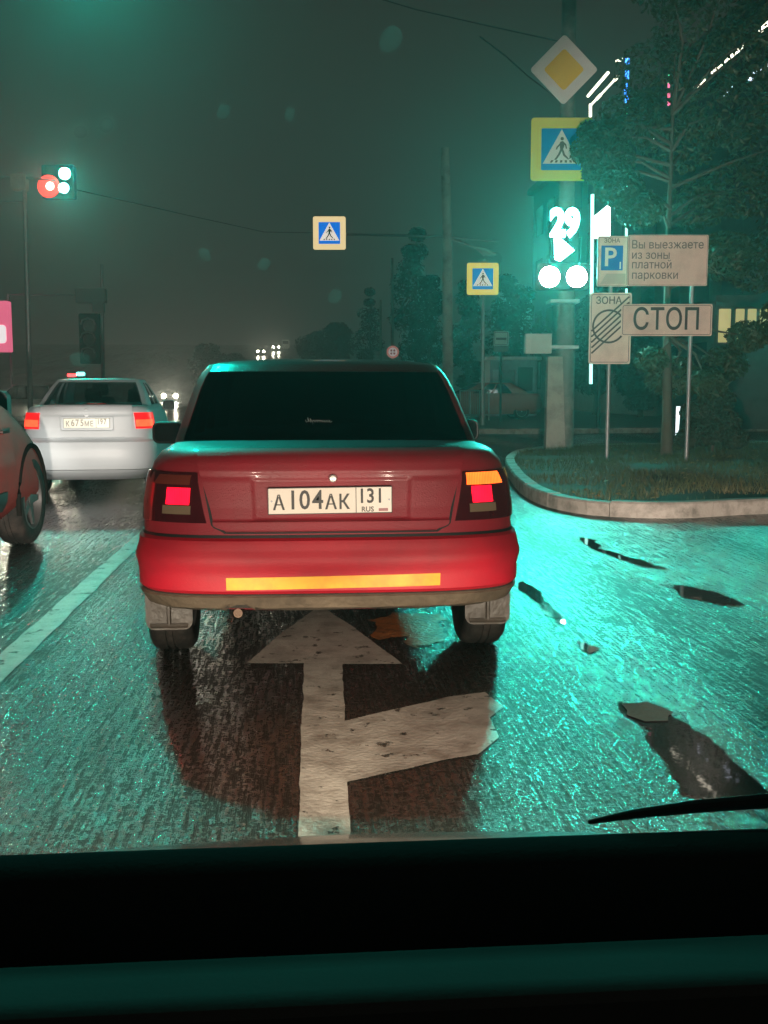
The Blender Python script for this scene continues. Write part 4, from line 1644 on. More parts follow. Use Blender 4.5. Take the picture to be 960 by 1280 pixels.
# left signal
dl = 26.0
r = root_at('traffic_light', 'traffic light on the thin left pole showing red beside a green arrow', 'traffic light', 34, dl)
mb = MB(); a, b = L2(r, 39, 545, dl), L2(r, 30, 222, dl); mb.tube([(a.x, 0, 0), (b.x, 0, b.z)], [.075, .05], 10); mb.build('pole', M_GALV, r, auto=R(40))
mb = MB(); a = L2(r, -60, 220, dl); c = L2(r, 70, 226, dl); mb.tube([(a.x, 0, a.z), (b.x, 0, b.z), (c.x, 0, c.z)], .035, 8); a = L2(r, -60, 252, dl); mb.tube([(a.x, 0, a.z), (b.x, 0, a.z)], .02, 8); mb.build('arm', M_GALV, r)
mb = MB(); a, b = L2(r, 15, 238, dl), L2(r, 33, 218, dl); mb.rbox(a.x, -.1, a.z, b.x, .15, b.z, .04, 3); mb.build('junction_box', M_GREY, r)
mb = MB(); a, b = L2(r, 53, 248, dl), L2(r, 92, 206, dl); mb.rbox(a.x, .0, a.z, b.x, .2, b.z, .04, 3); mb.build('housing', M_BLACK, r, auto=R(40))
LR = mat('red_halo_led', (1, .25, .2), .4, emit=2.6, ecol=(1, .012, .012), var=.02)
LRW = mat('red_led_core', (1, .8, .7), .4, emit=20, ecol=(1, .62, .5), var=.02)
c = L2(r, 63, 233, dl)
mb = MB(); mb.lathe([(.0, -.02), (.22, -.015), (.27, .0)], 26, 'y', (c.x - .04, -.01, c.z)); ro = mb.build('red_lens', LR, r)  # disc widened to draw the red halo round the core
mb = MB(); mb.lathe([(.035, -.040), (.09, -.035), (.09, -.02), (.035, -.02)], 22, 'y', (c.x, -.01, c.z)); mb.build('lens_core', LRW, ro)
lamp('signal_light', 'SPOT', (c.x - .05, -.12, c.z), 420, (1, .02, .015), r, target=(7, -26, -5), size=.12, cone=60, blend=.9)
for (px, py, s2) in ((81, 217, .27), (80, 235, .24)):
    c = L2(r, px, py, dl)
    mb = MB(); mb.rbox(c.x - s2 / 2, -.02, c.z - s2 / 2, c.x + s2 / 2, -.004, c.z + s2 / 2, .12, 5); mb.build('green_lens', LG, r)
    lamp('signal_light', 'SPOT', (c.x + .1, -.12, c.z), L_LEFT * .5, GREEN, r, target=(5.5, -21, -6.3), size=.12, cone=40, blend=1.0)

# zone boards and STOP board
D1, D2 = 16.6, 16.3
r = root_at('parking_zone_sign', 'white parking zone boards, P above the struck-out ring, on the left thin post', 'sign', 761, D1, .12)
mb = MB(); q0, q1 = L2(r, 761, 585, D1), L2(r, 761, 300, D1); mb.tube([(0, .05, 0), (0, .05, q1.z)], .033, 10); mb.build('post', M_GALV, r, auto=R(40))
o, a, b = board(r, 'zone_board', 735.5, 366, 790, 455, D1, M_WHITE_SIGN, r=.03, border=M_INK, inset=.025, bw=.008)
y = a.y - .003
text('ЗОНА', .155, M_INK, o, (L2(r, 761, 376, D1).x, y, L2(r, 761, 376, D1).z), bold=.002, depth=.001, sx=.95)
c = L2(r, 761, 408, D1)
mb = MB(); n = 36
V, Fc = [], []
for k in range(n):
    an = 2 * PI * k / n
    V += [(c.x + math.cos(an) * .265, y - .001, c.z + math.sin(an) * .265), (c.x + math.cos(an) * .235, y - .001, c.z + math.sin(an) * .235)]
for k in range(n):
    j = (k + 1) % n
    Fc.append((2 * k, 2 * j, 2 * j + 1, 2 * k + 1))
ri = obj('ring_mark', V, Fc, M_INK, o)
st = MB()
for k in range(5):
    off_ = (k - 2) * .065
    d1 = Vector((.72, 0, .66)).normalized(); nn = Vector((-d1.z, 0, d1.x))
    p0 = Vector((c.x, y - .002, c.z)) + nn * off_
    t0, t1 = -.60, .60
    # clip to the board
    def clip(t):
        p_ = p0 + d1 * t
        return (a.x + .035 < p_.x < b.x - .035) and (a.z + .035 < p_.z < b.z - .18 or p_.x > c.x)
    while t0 < 0 and not clip(t0): t0 += .01
    while t1 > 0 and not clip(t1): t1 -= .01
    A, B = p0 + d1 * t0, p0 + d1 * t1
    st.prism([A + nn * .013, B + nn * .013, B - nn * .013, A - nn * .013], (0, .001, 0))
st.build('diagonal_stripes', M_INK, o)
o, a, b = board(r, 'parking_board', 746, 295, 786, 358, D1, M_WHITE_SIGN, r=.02, border=M_INK, inset=.015, bw=.005)
y = a.y - .003
text('ЗОНА', .09, M_INK, o, (L2(r, 765, 301, D1).x, y, L2(r, 765, 301, D1).z), depth=.001)
m0, m1 = L2(r, 751, 338, D1), L2(r, 779, 307, D1)
mb = MB(); mb.rbox(m0.x, y - .002, m0.z, m1.x, y - .0005, m1.z, .01, 3); bo = mb.build('blue_square', M_BLUE, o)
text('P', .40, M_WHITE, bo, ((m0.x + m1.x) / 2 - .03, y - .004, (m0.z + m1.z) / 2), depth=.001, bold=.006)
text('1', .15, M_WHITE, bo, (m1.x - .04, y - .004, m0.z + .07), depth=.001, bold=.003)
g0_, g1_ = L2(r, 750, 355, D1), L2(r, 782, 342, D1)
mb = MB(); mb.prism([(g0_.x, y - .001, g0_.z), (g1_.x, y - .001, g0_.z), (g1_.x, y - .001, g1_.z), (g0_.x + .1, y - .001, g1_.z)], (0, .001, 0)); mb.build('tow_mark', mat('faded_print', (.55, .48, .40), .5), o)

r = root_at('stop_sign', 'white СТОП board over the right thin post, below the notice', 'sign', 862, D2 + .1, .12)
mb = MB(); q1 = L2(r, 862, 300, D2 + .1); mb.tube([(0, .07, 0), (0, .07, q1.z)], .033, 10); mb.build('post', M_GALV, r, auto=R(40))
o, a, b = board(r, 'stop_board', 776, 380, 891, 420, D2, M_WHITE_SIGN, r=.025, border=M_INK, inset=.02, bw=.007)
t0 = text('СТОП', .46, M_INK, o, (L2(r, 833, 400.5, D2).x, a.y - .003, L2(r, 833, 400.5, D2).z), depth=.001, bold=.0045, sx=.80)
r3 = root_at('notice_board', 'white notice saying Вы выезжаете из зоны платной парковки, above the СТОП board', 'sign', 835, D2, at(835, 358, D2).z)
o, a, b = board(r3, 'notice_face', 784, 293.5, 886, 357.5, D2 + .05, M_WHITE_SIGN, r=.02, border=M_INK, inset=.012, bw=.004)
M_INK2 = mat('sign_soft_ink', (.13, .12, .11), .5)
for (ln, py) in (('Вы выезжаете', 307), ('из зоны', 320), ('платной', 332), ('парковки', 345)):
    q = L2(r3, 789, py, D2 + .05)
    line_text(ln, .172, M_INK2, o, (q.x, a.y - .005, q.z), sx=.93)

# round sign and thin masts
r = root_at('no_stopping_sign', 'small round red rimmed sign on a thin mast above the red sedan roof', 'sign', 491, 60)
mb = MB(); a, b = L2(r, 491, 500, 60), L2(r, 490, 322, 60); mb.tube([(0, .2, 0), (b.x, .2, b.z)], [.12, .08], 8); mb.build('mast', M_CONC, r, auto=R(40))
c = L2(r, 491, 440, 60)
mb = MB(); mb.lathe([(.0, -.02), (.36, -.02), (.36, .02)], 20, 'y', (c.x, 0, c.z)); fo = mb.build('disc', mat('red_sign_film', (.6, .12, .10), .4, emit=.25, ecol=(1, .35, .3)), r)  # emission stands in for headlamp light thrown back by the film
mb = MB(); mb.lathe([(.0, -.03), (.25, -.03), (.25, -.021)], 20, 'y', (c.x, 0, c.z)); mb.build('disc_centre', mat('pinkish_white_film', (.8, .6, .6), .4, emit=.3, ecol=(1, .7, .7)), fo)  # same stand-in glow for the pale centre
mb = MB()
for k in range(4):
    an = PI / 4 + PI / 2 * k
    mb.lathe([(.0, -.034), (.06, -.034), (.06, -.031)], 8, 'y', (c.x + math.cos(an) * .12, 0, c.z + math.sin(an) * .12))
mb.build('disc_mark', mat('red_print', (.5, .08, .08), .4), fo)
r = tag(MB().tube([(0, 0, 0), (0, 0, 7.2)], [.10, .07], 8).build('lamp_post', M_CONC, None, auto=R(40)), 'thin dim mast just left of the mast with the round sign', 'pole')
q = at(476, 500, 70); r.location = (q.x, q.y, 0)

# left far pole with box and unlit signal
r = root_at('sign_gantry', 'far left thin mast with an arm, a boxy sign and an unlit signal under it', 'gantry', 128, 40)
mb = MB(); b = L2(r, 127, 330, 40); mb.tube([(0, 0, 0), (b.x, 0, b.z)], [.09, .06], 8); a = L2(r, 10, 368, 40); c = L2(r, 97, 369, 40); mb.tube([(a.x, 0, a.z), (c.x, 0, c.z)], .03, 6); mb.tube([(a.x, 0, 0), (a.x, 0, a.z)], .05, 8); mb.build('mast', M_GALV, r, auto=R(40))
mb = MB(); a, b = L2(r, 96, 379, 40), L2(r, 133, 361, 40); mb.rbox(a.x, -.2, a.z, b.x, .1, b.z, .05, 3); a, b = L2(r, 116, 391, 40), L2(r, 130, 378, 40); mb.rbox(a.x, -.1, a.z, b.x, .1, b.z, .03, 3); mb.build('sign_box', mat('dull_green_grey', (.20, .25, .24), .5), r)
tlu = MB(); a, b = L2(r, 101, 455, 40), L2(r, 125, 392, 40); tlu.rbox(a.x, -.1, a.z, b.x, .15, b.z, .06, 3); ho = tlu.build('signal_housing', M_DARKMETAL, r)
for py in (408, 425, 444):
    c = L2(r, 113, py, 40); mb = MB(); mb.lathe([(.0, -.16), (.2, -.13), (.26, -.1)], 18, 'y', (c.x, 0, c.z)); mb.build('unlit_lens', mat('dull_lens', (.15, .17, .16), .3), ho)
    mb = MB(); mb.tube([(c.x - .27, -.3, c.z + .05), (c.x - .2, -.32, c.z + .22), (c.x, -.33, c.z + .29), (c.x + .2, -.32, c.z + .22), (c.x + .27, -.3, c.z + .05)], .04, 6); mb.build('visor', M_GALV, ho)
# billboard
r = root_at('billboard', 'pink lit billboard cut by the left edge of the photo', 'billboard', -35, 38)
mb = MB(); a, b = L2(r, -80, 440, 38), L2(r, 10, 376, 38); mb.rbox(a.x, 0, a.z, b.x, .3, b.z, .05, 3); bb = mb.build('lit_panel', mat('pink_light_box', (.9, .2, .35), .5, emit=.75, ecol=(1, .16, .30)), r)
mb = MB(); c = L2(r, -2, 415, 38); mb.rbox(c.x - .3, -.02, c.z - .4, c.x + .28, -.004, c.z + .25, .12, 4); mb.build('white_print', mat('white_light_box', (.9, .9, .9), .5, emit=.9, ecol=(1, .9, .9)), bb)
mb = MB(); a = L2(r, -35, 440, 38); mb.tube([(a.x, .15, 0), (a.x, .15, a.z)], .15, 10); mb.build('post', M_GALV, r)
# far little lights above the white sedan
r = root_at('traffic_light', 'tiny far signal showing red and cyan just above the white sedan roof', 'traffic light', 96, 90)
mb = MB(); c = L2(r, 96, 468, 90); mb.tube([(.9, 0, 0), (.9, 0, c.z)], .06, 6); mb.tube([(.9, 0, c.z), (-.9, 0, c.z + .02)], .04, 6); mb.build('pole', M_DARKMETAL, r)
mb = MB(); c = L2(r, 90, 469, 90); mb.rbox(c.x - .38, -.1, c.z - .14, c.x + .38, 0, c.z + .14, .1, 3); mb.build('red_lens', mat('far_red_led', (1, .1, .1), .5, emit=6, ecol=(1, .05, .05)), r)
mb = MB(); c = L2(r, 101, 467.5, 90); mb.rbox(c.x - .36, -.1, c.z - .16, c.x + .36, 0, c.z + .16, .12, 3); mb.build('cyan_lens', mat('far_cyan_led', (.2, 1, 1), .5, emit=6, ecol=(.15, 1, .9)), r)

# unseen signal added over the lane to account for the green glow
dO = 14.0
r = root_at('traffic_light', 'added green traffic light, out of view above the top left', 'traffic light', 150, dO)
r.location = Vector((-6.2, 13.2, 0)); r.rotation_euler = (0, 0, -YAW)
c = L2(r, 152, -16, dO)
mb = MB(); mb.tube([(0, .2, 0), (0, .2, 7.4)], [.11, .08], 10); mb.tube([(0, .2, 7.3), (c.x + .3, .2, 7.45)], .05, 8); mb.build('mast', M_GALV, r, auto=R(40))
mb = MB(); mb.rbox(c.x - .18, .0, c.z - .17, c.x + .18, .2, c.z + .55, .05, 3); mb.build('housing', M_BLACK, r, auto=R(40))
mb = MB(); mb.lathe([(.0, -.03), (.10, -.02), (.13, 0)], 20, 'y', (c.x, 0, c.z)); mb.build('green_lens', LG, r)
lamp('signal_light', 'SPOT', (c.x, -.1, c.z), L_OVER, GREEN, r, target=(.17, -1, -.62), size=.10, cone=54, blend=1.0)

# signal just past the right edge of the photo
r = root_at('traffic_light', 'green traffic light at the right edge beyond the island', 'traffic light', 985, 27)
mb = MB(); mb.tube([(0, .15, 0), (0, .15, 4.2)], .07, 8); mb.build('pole', M_GALV, r, auto=R(40))
mb = MB(); c = L2(r, 972, 400, 27); mb.rbox(c.x - .18, 0, c.z - .5, c.x + .18, .2, c.z + .5, .05, 3); mb.build('housing', M_BLACK, r)
mb = MB(); mb.lathe([(.0, -.03), (.12, -.02), (.15, 0)], 20, 'y', (c.x, 0, c.z - .1)); mb.build('green_lens', LG, r)
lamp('signal_light', 'SPOT', (c.x, -.1, c.z - .1), L_RIGHT, GREEN, r, target=(-.1, -1, -.1), size=.12, cone=165, blend=.4)

# ------------------------------------------------------------------ cables
for (pts, lb) in (([at(380, -30, 26), at(520, 12, 24), at(600, 30, 22.5), at(700, 52, DP + .1)], 'upper black cable reaching the utility pole from the upper left'),
                  ([at(600, 46, 21.5), at(632, 70, 20.8), at(660, 95, DP + .1), at(703, 128, DP + .1)], 'short sagging cable coming down to the utility pole behind the diamond sign'),
                  ([at(90, 236, 26), at(230, 268, 34), at(330, 290, 45), at(560, 294, 70)], 'faint cable running right from the left traffic light')):
    mb = MB(); mb.tube(pts, .014, 6); tag(mb.build('cable', M_CABLE, None, auto=R(60)), lb, 'cable')

# ------------------------------------------------------------------ trees
def crown_mesh(n, clumps, size, seed, name='crown'):
    rnd = random.Random(seed)
    V, Fc = [], []
    for _ in range(n):
        c, rad = rnd.choice(clumps)
        while True:
            q_ = Vector((rnd.uniform(-1, 1), rnd.uniform(-1, 1), rnd.uniform(-1, 1)))
            if q_.length < 1:
                break
        q_ = q_.normalized() * q_.length ** .55
        p_ = Vector(c) + Vector((q_.x * rad, q_.y * rad, q_.z * rad * .75))
        nrm = (q_ + Vector((rnd.uniform(-1, 1), rnd.uniform(-1, 1), rnd.uniform(-.3, 1.2)))).normalized()
        e1 = nrm.cross(Vector((rnd.uniform(-1, 1), rnd.uniform(-1, 1), rnd.uniform(-1, 1)))).normalized()
        e2 = nrm.cross(e1)
        s1 = size * rnd.uniform(.6, 1.3)
        k = len(V)
        V += [p_ - e1 * s1, p_ - e2 * s1 * .42 + nrm * s1 * .12, p_ + e1 * s1, p_ + e2 * s1 * .42 + nrm * s1 * .12]
        Fc.append((k, k + 1, k + 2, k + 3))
    me = bpy.data.meshes.new(name)
    me.from_pydata([tuple(v_) for v_ in V], [], Fc)
    return me


def tree(loc, label, h, clumps, n, size, seed, m_leaf, tr_r=.1, lean=(0, 0), name='tree', group=None):
    root = thing(name, label, 'tree', loc, 0, group)
    rnd = random.Random(seed)
    mb = MB()
    top = Vector((lean[0], lean[1], h * .8))
    pts = [Vector((lean[0] * t * t + .04 * math.sin(t * 5 + seed), lean[1] * t * t, h * .8 * t)) for t in (0, .12, .3, .5, .75, 1)]
    mb.tube(pts, [tr_r * 1.35, tr_r, tr_r * .85, tr_r * .65, tr_r * .4, tr_r * .15], 9)
    for (c, rad) in clumps:
        c = Vector(c)
        t = max(.3, min(.85, (c.z - rad * .8) / (h * .8)))
        s0 = Vector((lean[0] * t * t, lean[1] * t * t, h * .8 * t))
        mid = s0.lerp(c, .5) + Vector((rnd.uniform(-.2, .2), rnd.uniform(-.2, .2), .1))
        mb.tube([s0, mid, c], [tr_r * .45, tr_r * .28, tr_r * .08], 6)
    mb.build('trunk', M_BARK, root, auto=R(50))
    me = crown_mesh(n, clumps, size, seed)
    me.materials.append(m_leaf)
    o = bpy.data.objects.new('crown', me)
    link(o, root)
    return root


def clumps_from(pxs, base, d0, spread=.5):
    out = []
    rnd = random.Random(11)
    for (px, py, rp) in pxs:
        d = d0 + rnd.uniform(-spread, spread)
        q_ = at(px, py, d) - base
        out.append(((q_.x, q_.y, q_.z), rp / F_PX * d))
    return out


base = at(833, 500, 17.9); base.z = .12
cl = clumps_from([(740, 188, 26), (748, 216, 20), (738, 164, 15), (760, 170, 26), (760, 200, 34), (790, 150, 44), (775, 235, 30), (820, 90, 50), (870, 40, 52), (850, 175, 52), (800, 262, 30), (905, 140, 55), (940, 60, 60), (870, 255, 42), (925, 235, 50),
                  (905, 320, 40), (950, 330, 46), (905, 455, 30), (935, 420, 26), (840, 470, 34), (815, 450, 22), (885, 480, 24), (985, 180, 70), (1010, 300, 70), (980, 20, 60), (840, -20, 50), (910, -40, 60)], base, 18.5, .8)
tree(base, 'leafy tree on the island behind the СТОП board, lit green by the signal', 8.5, cl, 23000, .060, 21, M_LEAF, .085, (.15, .6))
base2 = at(1080, 500, 19); base2.z = .12
cl = clumps_from([(1040, 100, 90), (1100, 200, 100), (1060, 330, 80), (1150, 60, 110), (1000, 400, 50), (1120, 380, 80)], base2, 19, 1)
tree(base2, 'tree rising past the right edge of the photo beyond the island', 8, cl, 7000, .09, 22, M_LEAF, .14)
# shrub
base = gnd(890, 566, .12)
cl = clumps_from([(880, 540, 24), (905, 528, 22), (870, 515, 20), (895, 500, 24), (918, 548, 18), (860, 548, 16)], base, base.dot(FWD), .3)
tree(base, 'dark shrub on the island right of the СТОП post', 1.4, cl, 5200, .045, 31, M_LEAFDARK, .035, name='shrub')
base = gnd(720, 556, .12)
# far trees
protos = []
rnd = random.Random(77)
def far_tree(px, py_top, d, wpx, label, seed, group=None, narrow=False, zoff=0):
    b_ = at(px, 488, d)
    b_.z = terrain(b_.x, b_.y)
    top = at(px, py_top, d).z
    h = top - b_.z
    w_ = wpx / F_PX * d / 2
    rr = random.Random(seed)
    cl_ = []
    n_ = 9
    for k in range(n_):
        t = (k + .5) / n_
        ww = w_ * (1 - abs(t - .45) * 1.1)
        for _ in range(2):
            cl_.append(((rr.uniform(-.5, .5) * ww, rr.uniform(-.5, .5) * ww, h * (.18 + .74 * t)), max(.5, ww * rr.uniform(.5, .75))))
    return tree(b_, label, h, cl_, 4200, max(.12, w_ * .085), seed, M_LEAFDARK, max(.12, w_ * .07), group=group)


far_tree(262, 428, 120, 66, 'round dark tree left of the red sedan roof on the horizon', 41)
far_tree(296, 442, 150, 50, 'low dark tree between the round tree and the far headlamps', 42)
far_tree(420, 402, 160, 70, 'broad dark tree above the middle of the red sedan roof', 43)
far_tree(392, 414, 190, 50, 'dark tree left of the broad one above the sedan roof', 44)
far_tree(463, 345, 95, 40, 'dark tree left of the mast with the round sign', 45)
far_tree(520, 262, 62, 70, 'tall dark tree left of the concrete mast', 46)
far_tree(538, 330, 58, 60, 'dark tree close behind the concrete mast', 47)
far_tree(585, 335, 56, 60, 'dark tree right of the concrete mast', 48)
far_tree(640, 330, 60, 90, 'wide dark tree behind the kiosk', 49)
far_tree(745, 330, 48, 90, 'dark tree behind the parking zone boards', 50)
far_tree(800, 420, 44, 70, 'low dark tree behind the island between the sign posts', 51)
far_tree(195, 462, 200, 60, 'far low tree between the white sedan and the round tree', 52)

# ------------------------------------------------------------------ far right: kiosk, railings, building
DK = 45.0
r = root_at('kiosk', 'blue-grey street kiosk with an open doorway behind the utility pole', 'kiosk', 640, DK, .13)
a, b = L2(r, 612, 515, DK), L2(r, 672, 450, DK)
wall = mat('kiosk_blue_grey', (.22, .27, .34), .5, dirt=(.14, .17, .2))
mb = MB(); d0_, d1_ = L2(r, 625, 505, DK).x, L2(r, 643, 505, DK).x
dz = L2(r, 640, 462, DK).z
mb.box(a.x, 0, 0, d0_, .12, b.z); mb.box(d1_, 0, 0, b.x, .12, b.z); mb.box(d0_, .0, dz, d1_, .12, b.z); mb.box(a.x, .12, 0, a.x + .1, 2.4, b.z); mb.box(b.x - .1, .12, 0, b.x, 2.4, b.z); mb.box(a.x, 2.4, 0, b.x, 2.5, b.z)
mb.build('wall', wall, r)
mb = MB(); mb.box(a.x - .15, -.25, b.z + .002, b.x + .15, 2.6, b.z + .14); mb.build('roof', M_GALV, r)
mb = MB(); mb.rbox(d1_ + .12, -.03, dz - .9, b.x - .2, -.002, dz + .1, .03, 3); mb.build('window', mat('kiosk_pane', (.06, .09, .11), .1), r)
mb = MB(); mb.box(a.x + .12, -.04, .1, d0_ - .08, -.002, dz); mb.build('door_leaf', mat('kiosk_door', (.32, .40, .48), .4), r)
# parked red car beyond
q = at(675, 500, 41)
rr_ = oncoming((q.x, q.y, .13), ('dullred', (.35, .10, .09)), 'dull red car parked beside the kiosk behind the utility pole', rz=R(90))
for ch in list(rr_.children_recursive):
    if ch.name.startswith('headlamp'):
        ch.data = ch.data.copy(); ch.data.materials.clear(); ch.data.materials.append(mat('unlit_lamp', (.4, .4, .4), .2))
# notice on kiosk
r = root_at('bus_stop_sign', 'small square sign with a dark lower half on a post left of the kiosk', 'sign', 626, 38, .13)
mb = MB(); mb.tube([(0, .05, 0), (0, .05, L2(r, 626, 430, 38).z)], .04, 8); mb.build('post', M_DARKMETAL, r)
o, a, b = board(r, 'sign_face', 617, 414, 636, 432, 38, M_GREY, r=.03, border=M_INK, inset=.03, bw=.02)
mb = MB(); q0 = L2(r, 620, 422, 38); q1 = L2(r, 633, 425, 38); mb.box(q0.x, q0.y - .004, q1.z, q1.x, q0.y - .001, q0.z); mb.build('print_bar', M_INK, o)
o2, a, b = board(r, 'lower_plate', 617, 440, 636, 433, 38, mat('dark_plate', (.06, .09, .09), .4), r=.02)

# railings
def railing(p0, p1, h, label, n):
    root = thing('railing', label, 'railing', p0)
    v_ = p1 - p0
    L_ = v_.length
    root.rotation_euler = (0, 0, math.atan2(v_.y, v_.x))
    mb = MB(); mb.tube([(0, 0, h), (L_, 0, h)], .025, 6); mb.build('top_rail', M_GALV, root)
    mb = MB(); mb.tube([(0, 0, .2), (L_, 0, .2)], .02, 6); mb.build('bottom_rail', M_GALV, root)
    po = MB(); po.tube([(0, 0, 0), (0, 0, h)], .03, 6)
    me = None
    for i in range(n + 1):
        if me is None:
            o_ = po.build('post', M_GALV, root); me = o_.data
        else:
            o_ = bpy.data.objects.new('post', me); link(o_, root)
        o_.location = (L_ * i / n, 0, 0)
    bme = None
    for i in range(n * 5):
        if i % 5 == 0:
            continue
        if bme is None:
            o_ = MB().tube([(0, 0, .2), (0, 0, h)], .010, 5).build('bar', M_GALV, root); bme = o_.data
        else:
            o_ = bpy.data.objects.new('bar', bme); link(o_, root)
        o_.location = (L_ * i / (n * 5), 0, 0)


z_ = Vector((0, 0, .13))
def P0(px, d):
    q_ = at(px, 500, d); return Vector((q_.x, q_.y, .13))
railing(P0(575, 36), P0(611, 39), 1.1, 'low metal railing between the concrete mast and the kiosk', 3)
railing(P0(905, 37), P0(1010, 37), 1.3, 'metal railing on the far pavement at the right edge', 4)

# the building with lit outlines along the right side of the street
bx = thing('shopping_building', 'dark multi-storey building behind the trees outlined in coloured lights', 'building', (15.2, 34, .13))
bw_ = mat('facade_plaster', (.10, .10, .10), .6, dirt=(.07, .07, .07))
mb = MB(); mb.box(0, 0, 0, 14, 34, 13.6); mb.build('wall', bw_, bx)
mb = MB(); mb.box(-.35, -.35, 13.61, 14.3, 34.3, 14.0); mb.build('roof', M_DARKMETAL, bx)
win = mat('dark_pane', (.02, .03, .04), .1)
litw = mat('lit_pane', (1, .75, .25), .4, emit=1.2, ecol=(1, .68, .18), var=.5, vscale=2)
wme = {}
for fl in range(4):
    for k in range(11):
        lit_ = False
        key = lit_
        if key not in wme:
            o_ = MB().box(-.05, 0, 0, -.005, 1.7, 1.7).build('window', litw if lit_ else win, bx); wme[key] = o_.data
        else:
            o_ = bpy.data.objects.new('window', wme[key]); link(o_, bx)
        o_.location = (0, 1.2 + k * 3, 1.2 + fl * 3.2)
for k in range(4):
    for fl in range(4):
        lit_ = (k, fl) in ((0, 0), (1, 0), (2, 1))
        if ('f', lit_) not in wme:
            o_ = MB().box(0, -.05, 0, 1.9, -.005, 1.9).build('window', litw if lit_ else win, bx); wme[('f', lit_)] = o_.data
        else:
            o_ = bpy.data.objects.new('window', wme[('f', lit_)]); link(o_, bx)
        o_.location = (.9 + k * 3.2, 0, 1.2 + fl * 3.2)


def led(p0, p1, m, rad=.05, gaps=None, name='light_string'):
    mb = MB()
    p0, p1 = Vector(p0), Vector(p1)
    L_ = (p1 - p0).length
    if gaps is None:
        mb.tube([p0, p1], rad, 6)
    else:
        rr = random.Random(int(L_ * 100))
        t = 0.0
        while t < L_:
            ln = rr.uniform(*gaps)
            mb.tube([p0.lerp(p1, t / L_), p0.lerp(p1, min(1, (t + ln) / L_))], rad * rr.uniform(.6, 1.2), 6)
            t += ln + rr.uniform(.03, .18)
    o_ = mb.build(name, m, None)
    if name != 'light_string':
        return o_
    return o_


LEDW = mat('warm_led_string', (1, .9, .75), .4, emit=3.5, ecol=(1, .88, .70))
LEDC = mat('cyan_led_string', (.5, 1, .9), .4, emit=2.2, ecol=(.45, 1, .85))
LEDB = mat('blue_led_string', (.1, .3, 1), .4, emit=4.5, ecol=(.05, .25, 1))
LEDR = mat('red_led_string', (1, .2, .4), .4, emit=1.8, ecol=(1, .15, .30))
LEDG = mat('green_led_string', (.2, 1, .5), .4, emit=2.0, ecol=(.2, 1, .5))


def string(pa, pb, d0_, d1_, m, label, rad=.05, gaps=None):
    o_ = led(at(*pa, d0_), at(*pb, d1_), m, rad, gaps, 'light_string')
    tag(o_, label, 'light string', 'light strings on the far building')
    return o_


string((740.5, 243), (738.5, 480), 33.5, 33.5, LEDC, 'long upright pale cyan light string left of the zone boards', .055)
string((783, 232), (783, 372), 33.6, 33.6, LEDC, 'upright cyan light string crossing behind the parking board', .04, (.15, .5))
string((784, 72), (783.5, 128), 33.4, 33.4, LEDB, 'upright blue light string right of the diamond sign', .075, (.1, .3))
string((783.5, 132), (783.5, 226), 33.5, 33.5, LEDG, 'faint broken green light string under the blue one', .02, (.03, .1))
string((836, 90), (836, 106), 33, 33, LEDG, 'tiny green top of the red light string in the tree', .03, (.05, .12))
string((836, 104), (836, 132), 33, 33, LEDR, 'short upright red light string seen through the tree', .045, (.08, .2))
string((735, 120), (760, 91), 34, 31, LEDW, 'upper slanting white light string right of the diamond sign', .045)
string((738, 132), (773, 95), 34, 31, LEDW, 'lower slanting white light string right of the diamond sign', .04, (.3, .9))
string((738, 146), (738, 130), 33, 33, LEDW, 'short hooked end of the lower slanting light string', .045)
string((770, 77), (784, 72), 33, 33, LEDW, 'short white light string at the top of the blue one', .04, (.1, .3))
string((868, 111), (880, 101), 31, 30, LEDW, 'short white light string low in the tree top', .06)
string((890, 91), (930, 57), 31, 28, LEDW, 'long slanting white light string in the tree top', .04, (.15, .5))
string((951, 38), (962, 28), 28, 27, LEDW, 'white light string at the top right corner', .06)
string((938, 100), (946, 88), 29, 28.5, mat('cool_led_string', (.8, .85, 1), .4, emit=3, ecol=(.75, .8, 1)), 'short bluish white light string near the right edge', .07, (.1, .3))
string((946, 90), (962, 80), 28.5, 28, mat('cool_led_string'), 'thin bluish white light string at the right edge', .03, (.05, .2))
string((902, 122), (915, 108), 29, 28.5, mat('cool_led_string'), 'faint bluish light string under the long slanting one', .02, (.05, .15))
string((812, 176), (817, 174), 31, 31, LEDW, 'single warm dot of light in the middle of the tree', .05)
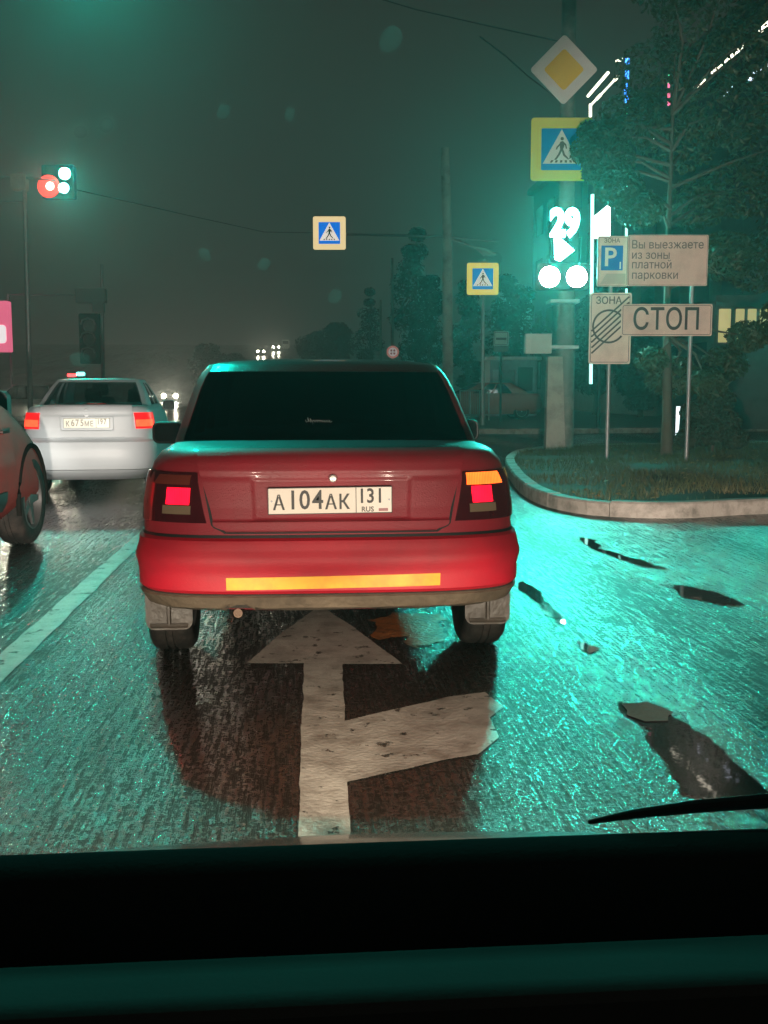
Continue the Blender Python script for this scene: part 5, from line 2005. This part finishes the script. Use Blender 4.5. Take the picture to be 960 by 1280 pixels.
# lit panel to the right of the signal
r = root_at('advert_panel', 'small glowing white advert panel right of the traffic light', 'sign', 754, 32, .13)
a = [L2(r, x, y_, 32) for (x, y_) in ((743, 270), (760, 256), (763, 260), (763, 297), (744, 297))]
mb = MB(); mb.prism([(p_.x, p_.y, p_.z) for p_ in a], (0, .2, 0)); mb.build('lit_panel', mat('white_light_panel', (1, 1, 1), .4, emit=5, ecol=(.95, 1, .97)), r)
mb = MB(); c = L2(r, 754, 297, 32); mb.tube([(c.x, .1, 0), (c.x, .1, c.z)], .05, 8); mb.build('post', M_DARKMETAL, r)
# white reflection between trunk and STOP post, made as a glowing post
r = root_at('reflection_streak', 'white reflection made as a slim glowing upright between the tree trunk and the СТОП post', 'light', 847, 24, 0)
mb = MB(); c0, c1 = L2(r, 846, 545, 24), L2(r, 848, 508, 24); mb.tube([(c0.x, 0, c0.z), (c1.x, 0, c1.z)], [.035, .05], 8); mb.build('glow_streak', mat('white_reflection', (1, 1, 1), .4, emit=1.6, ecol=(.9, .95, 1)), r)
mb = MB(); mb.tube([(c0.x, 0, 0), (c0.x, 0, c0.z)], .05, 8); mb.build('base', M_DARKMETAL, r)  # added foot under the glowing streak
# yellow lit shop window behind leaves
r = root_at('shop_window', 'yellow lit shop front seen through the leaves right of the СТОП board', 'shop front', 930, 30, .13)
for (x0, x1) in ((898, 914), (919, 931), (934, 946), (949, 975)):
    mb = MB(); a, b = L2(r, x0, 428, 30), L2(r, x1, 386, 30); mb.rbox(a.x, 0, a.z, b.x, .05, b.z, .02, 3); mb.build('pane', mat('shop_pane', (1, .8, .4), .4, emit=.42, ecol=(1, .80, .32), var=.4, vscale=3), r)
mb = MB(); a, b = L2(r, 894, 432, 30), L2(r, 980, 382, 30); mb.box(a.x, .06, 0, b.x, .3, b.z + .3); mb.build('wall', bw_, r)

# ------------------------------------------------------------------ haze
hm = bpy.data.materials.new('added_haze')
hm.use_nodes = True
t = hm.node_tree
for n_ in list(t.nodes):
    if n_.type != 'OUTPUT_MATERIAL':
        t.nodes.remove(n_)
pv = t.nodes.new('ShaderNodeVolumePrincipled')
pv.inputs['Color'].default_value = (.92, .93, .93, 1)
pv.inputs['Density'].default_value = HAZE  # mist added to spread a glow round the lamps
pv.inputs['Anisotropy'].default_value = .74
t.links.new(pv.outputs[0], t.nodes['Material Output'].inputs['Volume'])
mb = MB(); mb.box(-150, -8, -1.0, 150, 420, 45); hb = mb.build('haze', hm, None)
tag(hb, 'thin mist added to make the glow round the signals', 'haze', kind='stuff')
